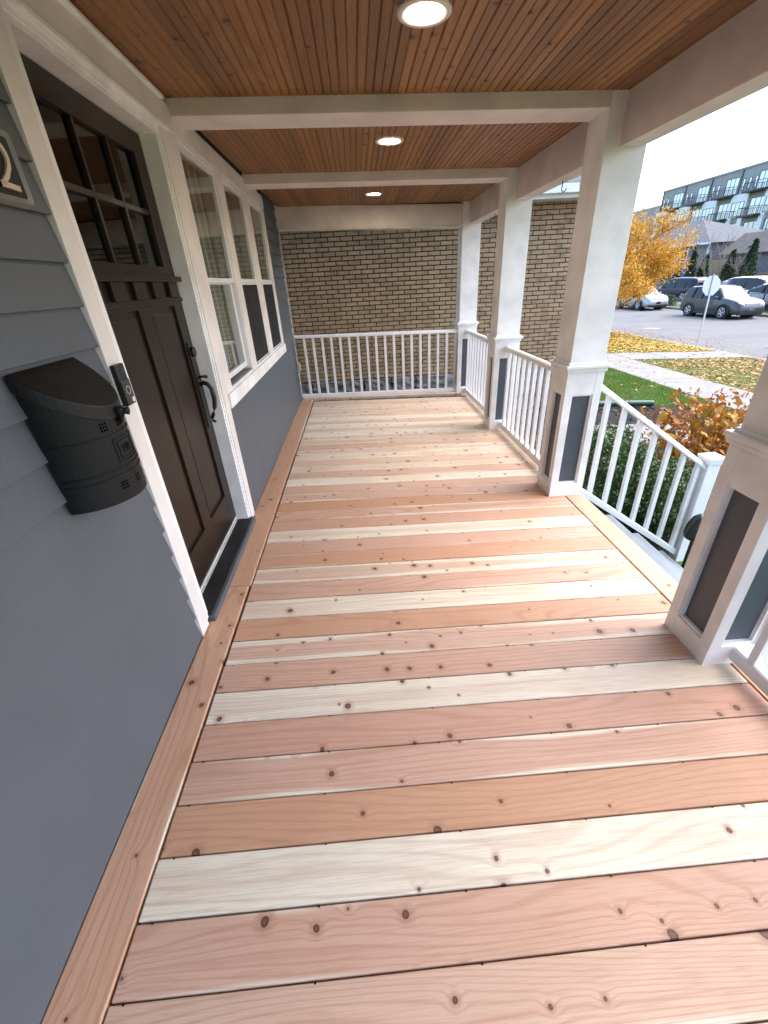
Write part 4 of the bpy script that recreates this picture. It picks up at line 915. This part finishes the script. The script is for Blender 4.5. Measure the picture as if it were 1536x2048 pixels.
    # lower cladding, wheels
    for s in (-1, 1):
        MB().box(min(s*w_*.86, s*w_*1.0), max(s*w_*.86, s*w_*1.0), -h*.55, h*.55, .20, .36).build('sill', 'car_black', e, .03)
        for yy in (-h*.60, h*.565):
            rw = .345; n_ = 28
            arc_ = [(s*w_*.985, yy+(rw+.075)*math.cos(math.pi*q/14), rw+(rw+.075)*math.sin(math.pi*q/14)*.98) for q in range(-1, 16)]
            MB().tube(arc_, .045, 6).build('wheel_arch', 'car_black', e, smooth=True)
            MB().cyl((s*w_*.60, yy, rw), rw+.06, s*(w_*.375), 24, 'x').build('wheel_well', 'car_black', e)
            wl = link(bpy.data.objects.new('wheel', None), e); wl.location = (s*w_*.90, yy, rw)
            m = MB(); prf = [(.235, .105), (.27, .118), (.32, .112), (.342, .09), (.345, .0), (.342, -.09), (.30, -.105)]
            m.add([(s*x, r_*math.cos(6.2832*q/n_), r_*math.sin(6.2832*q/n_)) for r_, x in prf for q in range(n_)], [(j*n_+q, j*n_+(q+1) % n_, (j+1)*n_+(q+1) % n_, (j+1)*n_+q) for j in range(len(prf)-1) for q in range(n_)]); m.build('tyre', 'rubber', wl, smooth=True)
            m = MB()
            for q in range(5):
                for dq in (-.13, .13):
                    a_ = 6.2832*q/5+dq; m.tube([(s*.10, .05*math.cos(a_), .05*math.sin(a_)), (s*.105, .225*math.cos(a_+dq*.4), .225*math.sin(a_+dq*.4))], [.028, .022], 5)
            m.tube([(s*.10, .232*math.cos(6.2832*q/n_), .232*math.sin(6.2832*q/n_)) for q in range(n_+1)], .014, 5); m.cyl((s*.07, 0, 0), .06, s*.045, 12, 'x'); m.build('rim', 'rim', wl, smooth=True)
            MB().cyl((s*.05, 0, 0), .235, s*.01, 20, 'x').build('brake_disc', 'car_black', wl)
        MB().add([(s*w_*.50, h*.972, .70*sc_), (s*w_*.86, h*.885, .73*sc_), (s*w_*.93, h*.76, .86*sc_), (s*w_*.80, h*.845, .875*sc_), (s*w_*.52, h*.955, .78*sc_), (s*w_*.7, h*.98, .775*sc_)], [(0, 1, 5), (1, 2, 5), (2, 3, 5), (3, 4, 5), (4, 0, 5)]).build('headlight', 'lens', e)
        MB().box(min(s*w_*.72, s*w_*.9), max(s*w_*.72, s*w_*.9), -h*.985, -h*.90, .85*sc_, 1.15*sc_).build('taillight', 'redlens', e, .03)
        m = MB().box(min(s*w_*1.0, s*w_*1.15), max(s*w_*1.0, s*w_*1.15), h*.27, h*.33, 1.0*sc_, 1.13*sc_); m.build('mirror', paint, e, .03)
        MB().box(min(s*w_*.985, s*w_*1.004), max(s*w_*.985, s*w_*1.004), -.12, .0, .80*sc_, .83*sc_).build('door_handle', paint, e, .006)
    for z in (.60, .67, .74): MB().box(-w_*.46, w_*.46, h*.955, h*.995-(z-.6)*.25, z*sc_-.018, z*sc_+.012).build('grille_bar', 'rim', e, .006)
    MB().box(-w_*.5, w_*.5, h*.93, h*.982-.02, .56*sc_, .78*sc_).build('grille', 'car_black', e, .02)
    MB().box(-w_*.78, w_*.78, h*.90, h*.992, .22, .46).build('bumper', 'car_black', e, .05)
    if plate: MB().box(-.15, .15, h*.994, h*1.0, .42, .56).build('number_plate', 'plate', e)
    return e
PI = math.pi
car('parked_car', (22.12, 25.72, -1.42), PI+.03, 'car_grey', 'taupe grey compact SUV parked across the street behind the stop sign', 4.45, 1.82, 1.65)
car('parked_car', (22.3, 33.9, -1.42), PI, 'car_silver', 'silver car at the far kerb half hidden by the yellow tree', 4.5, 1.8, 1.60, 'suv')
car('parked_car', (28.4, 38.4, -1.29), .12, 'car_blue', 'dark blue minivan in the parking lot behind the yellow tree', 4.9, 1.95, 1.72, 'van')
car('parked_car', (29.6, 34.3, -1.29), PI*.42, 'car_white', 'white car parked beyond the stop sign, its nose beside the minivan', 4.5, 1.8, 1.5, 'sedan')
car('parked_car', (28.0, 29.9, -1.29), PI, 'car_white', 'large white SUV in the lot behind the grey car', 4.8, 1.95, 1.72, 'van')
car('parked_car', (26.2, 26.2, -1.29), PI, 'car_white', 'white sedan in the lot at the right edge behind the iron fence', 4.6, 1.8, 1.45, 'sedan')
car('parked_car', (31.3, 30.8, -1.29), PI*.5, 'car_silver', 'pale car with roof rails farther back in the lot at the right edge', 4.6, 1.85, 1.70, 'suv')
# black iron fence at the lot
fe_ = empty('iron_fence', (24.9, 20, -1.3), 0, 'thin black iron fence along the parking lot at the right edge', 'fence')
m = MB()
for k in range(9): MB().box(-.03, .03, k*1.2-.03, k*1.2+.03, 0, 1.05).build('post', 'apt_dark', fe_)
m.box(-.012, .012, 0, 9.6, .92, .95).box(-.012, .012, 0, 9.6, .12, .15)
for k in range(80): m.box(-.008, .008, k*.12-.008, k*.12+.008, .12, .95)
m.build('pickets', 'apt_dark', fe_)

# ------------------------------------------------------------------ far houses and fence
def far_window(par, x, y0, y1, z0, z1, trim='vinyl'):
    wn_ = MB().box(x-.05, x+.02, y0-.1, y0, z0-.1, z1+.1).box(x-.05, x+.02, y1, y1+.1, z0-.1, z1+.1).box(x-.05, x+.02, y0, y1, z1, z1+.1).box(x-.05, x+.02, y0, y1, z0-.1, z0).box(x-.04, x+.02, y0, y1, (z0+z1)/2-.03, (z0+z1)/2+.03).build('window', trim); child(wn_, par)
    p_ = MB().box(x-.015, x-.005, y0, y1, z0, z1).build('pane', 'carglass', wn_); p_.parent = wn_
h1 = empty('grey_house', (34, 48, -1.3), 0, 'grey shingled house with white eave line and tall white window', 'house')
child(MB().box(34, 42, 43.7, 56, -1.4, 3.0).build('wall', 'shake'), h1)
vs = [(33.6, 43.2, 2.98), (33.6, 56.5, 2.98), (42.4, 56.5, 2.98), (42.4, 43.2, 2.98), (38, 51.0, 5.35), (38, 54, 5.35)]
child(MB().add(vs, [(0, 1, 5, 4), (1, 2, 5), (2, 3, 4, 5), (3, 0, 4), (0, 3, 2, 1)]).build('roof', 'shingle'), h1)
child(MB().box(33.5, 33.62, 43.15, 56.5, 2.86, 3.04).build('fascia', 'vinyl'), h1)
child(MB().box(33.93, 34.0, 43.62, 43.78, -1.3, 2.86).build('downspout', 'vinyl'), h1)
far_window(h1, 34, 46.45, 47.25, 1.1, 2.45); far_window(h1, 34, 49.4, 50.2, .2, 1.4)
tp_ = MB().add([(33.2, 46.6, .25), (33.2, 44.7, .05), (33.9, 44.7, .35), (33.9, 46.6, .5), (33.2, 46.6, -.3), (33.2, 44.7, -.35), (33.9, 44.7, -.3), (33.9, 46.6, -.3)], [(0, 1, 2, 3), (0, 1, 5, 4), (1, 2, 6, 5), (2, 3, 7, 6), (3, 0, 4, 7), (4, 5, 6, 7)]).build('tarp_pile', 'bluetarp'); tag(tp_, 'blue tarp heap below the grey house window', 'tarp')
h2 = empty('low_house', (35, 36, -1.3), 0, 'low house with brown shingle roof and small square window at right', 'house')
child(MB().box(34.4, 37.6, 27, 42.0, -1.4, 1.95).build('wall', 'shake'), h2)
vs = [(34.0, 26.5, 1.92), (34.0, 42.4, 1.92), (43, 42.4, 1.92), (43, 26.5, 1.92), (38.5, 30, 4.0), (38.5, 42.4, 4.0)]
vs = [(34.0, 26.5, 1.92), (34.0, 42.4, 1.92), (38, 42.4, 1.92), (38, 26.5, 1.92), (36, 26.5, 3.5), (36, 42.4, 3.5)]
child(MB().add(vs, [(0, 1, 5, 4), (1, 2, 5), (2, 3, 4, 5), (3, 0, 4), (0, 3, 2, 1)]).build('roof', 'shingle_b'), h2)
child(MB().box(33.95, 34.02, 26.5, 42.4, 1.84, 1.95).build('gutter', 'apt_dark'), h2)
far_window(h2, 34.4, 38.55, 39.25, .85, 1.35)
for (y, z, x) in ((37.5, 2.75, 35.0), (39.5, 2.35, 34.5), (35.5, 2.75, 35.0), (38.0, 3.3, 35.7)): child(MB().box(x, x+.35, y, y+.3, z-.12, z+.1).build('roof_vent', 'apt_dark'), h2)
fn = empty('wooden_fence', (32.6, 36, -1.3), 0, 'weathered wooden board fence before the low house', 'fence')
m = MB(); yy = 26.0
while yy < 41.2: m.box(32.6, 32.63, yy, yy+.135, -1.3, .52+random.uniform(-.02, .02)); yy += .145
child(stuff(m.build('boards', 'fencewood')), fn)
for k in range(6): child(MB().box(32.64, 32.74, 26.2+k*2.9, 26.3+k*2.9, -1.3, .6).build('post', 'fencewood'), fn)
child(MB().box(32.635, 32.68, 26, 41.2, .2, .29).build('rail', 'fencewood'), fn)
wl_ = MB().box(33.2, 33.3, 39.2, 43.4, -1.3, 1.55).build('garden_wall', 'fencewood'); tag(wl_, 'pale timber screen between the two far houses', 'fence')
# power line
pl_ = MB().tube([(40, 75-35*t, 8.0-5.1*t+1.2*(t*t-t)) for t in [i/20 for i in range(21)]], .022, 5).build('power_line', 'apt_dark'); tag(pl_, 'thin black power line crossing before the apartment block', 'cable')

# ------------------------------------------------------------------ apartment block
ap = empty('apartment_building', (62, 80, -1.3), 0, 'five storey grey and white apartment block with balconies', 'building')
XB = 62.0
child(MB().box(XB, XB+18, 55, 97, -1.4, 13.6).build('wall', 'apt_grey'), ap)
child(MB().box(XB-.12, XB+18, 54.9, 97.1, 13.6, 13.85).build('parapet', 'apt_grey'), ap)
child(MB().box(XB+2, XB+20, 97.05, 125, -1.4, 12.0).build('rear_wing', 'apt_grey'), ap)
def bwin(y0, y1, z0, z1, x=XB, n=1, back=.18):
    fr_ = MB(); t = .07
    fr_.box(x-.04, x+.03, y0, y0+t, z0, z1).box(x-.04, x+.03, y1-t, y1, z0, z1).box(x-.04, x+.03, y0+t, y1-t, z0, z0+t).box(x-.04, x+.03, y0+t, y1-t, z1-t, z1)
    for k in range(1, n): yy = y0+(y1-y0)*k/n; fr_.box(x-.035, x+.03, yy-t/2, yy+t/2, z0+t, z1-t)
    f_ = child(fr_.build('window', 'apt_dark'), ap)
    for k in range(n):
        ya_, yb2 = y0+(y1-y0)*k/n, y0+(y1-y0)*(k+1)/n
        MB().box(x-.012, x-.002, ya_+.05, yb2-.05, z0+.05, z1-.05).build('pane', 'bglass', f_)
def balcony(y0, y1, z, x=XB, d=1.5):
    b_ = child(MB().box(x-d, x, y0, y1, z-.22, z).build('balcony', 'apt_dark'), ap)
    m = MB().box(x-d, x-d+.05, y0, y1, z+1.0, z+1.06).box(x-d, x, y0, y0+.05, z+1.0, z+1.06).box(x-d, x, y1-.05, y1, z+1.0, z+1.06)
    k = 0; yy = y0
    while yy < y1: m.box(x-d, x-d+.03, yy, yy+.03, z, z+1.0); yy += .28
    for q in range(5): m.box(x-d+q*.3, x-d+q*.3+.03, y0, y0+.03, z, z+1.0); m.box(x-d+q*.3, x-d+q*.3+.03, y1-.03, y1, z, z+1.0)
    m.build('balcony_rail', 'apt_dark', b_)
for bi, Yp in enumerate((97.0, 90.6, 84.25, 77.9, 71.55, 65.2)):
    child(MB().box(XB-.10, XB, Yp-.12, Yp+.05, 9.9, 13.6).build('downpipe', 'apt_dark'), ap)
    # narrow windows beside the pipe
    for k in range(2 if bi != 3 else 3): bwin(Yp-.95-k*1.15, Yp-.40-k*1.15, 10.9, 12.35)
    bwin(Yp-6.0, Yp-3.4, 10.55, 12.75, n=3); balcony(Yp-6.1, Yp-2.6, 10.45)
    # white bay
    xw = XB-.35
    child(MB().box(xw, XB, Yp-2.75, Yp+.55, 7.35, 10.35).build('white_bay', 'apt_white'), ap)
    child(MB().box(xw, XB, Yp-.35, Yp+.55, -1.4, 7.349).build('white_pier', 'apt_white'), ap)
    bwin(Yp-2.35, Yp+.05, 7.45, 9.35, x=xw, n=3)
    child(MB().box(xw, XB, Yp-2.75, Yp-1.9, 3.2, 7.349).build('white_pier', 'apt_white'), ap)
    bwin(Yp-5.9, Yp-3.1, 7.4, 9.55, n=3); balcony(Yp-6.1, Yp-2.9, 7.3)
    bwin(Yp-1.8, Yp-.45, 4.3, 6.6, n=2); bwin(Yp-5.9, Yp-3.1, 4.3, 6.5, n=3); balcony(Yp-6.1, Yp-2.9, 4.15)
    bwin(Yp-1.8, Yp-.45, 1.2, 3.5, n=2); bwin(Yp-5.9, Yp-3.1, 1.2, 3.4, n=3)
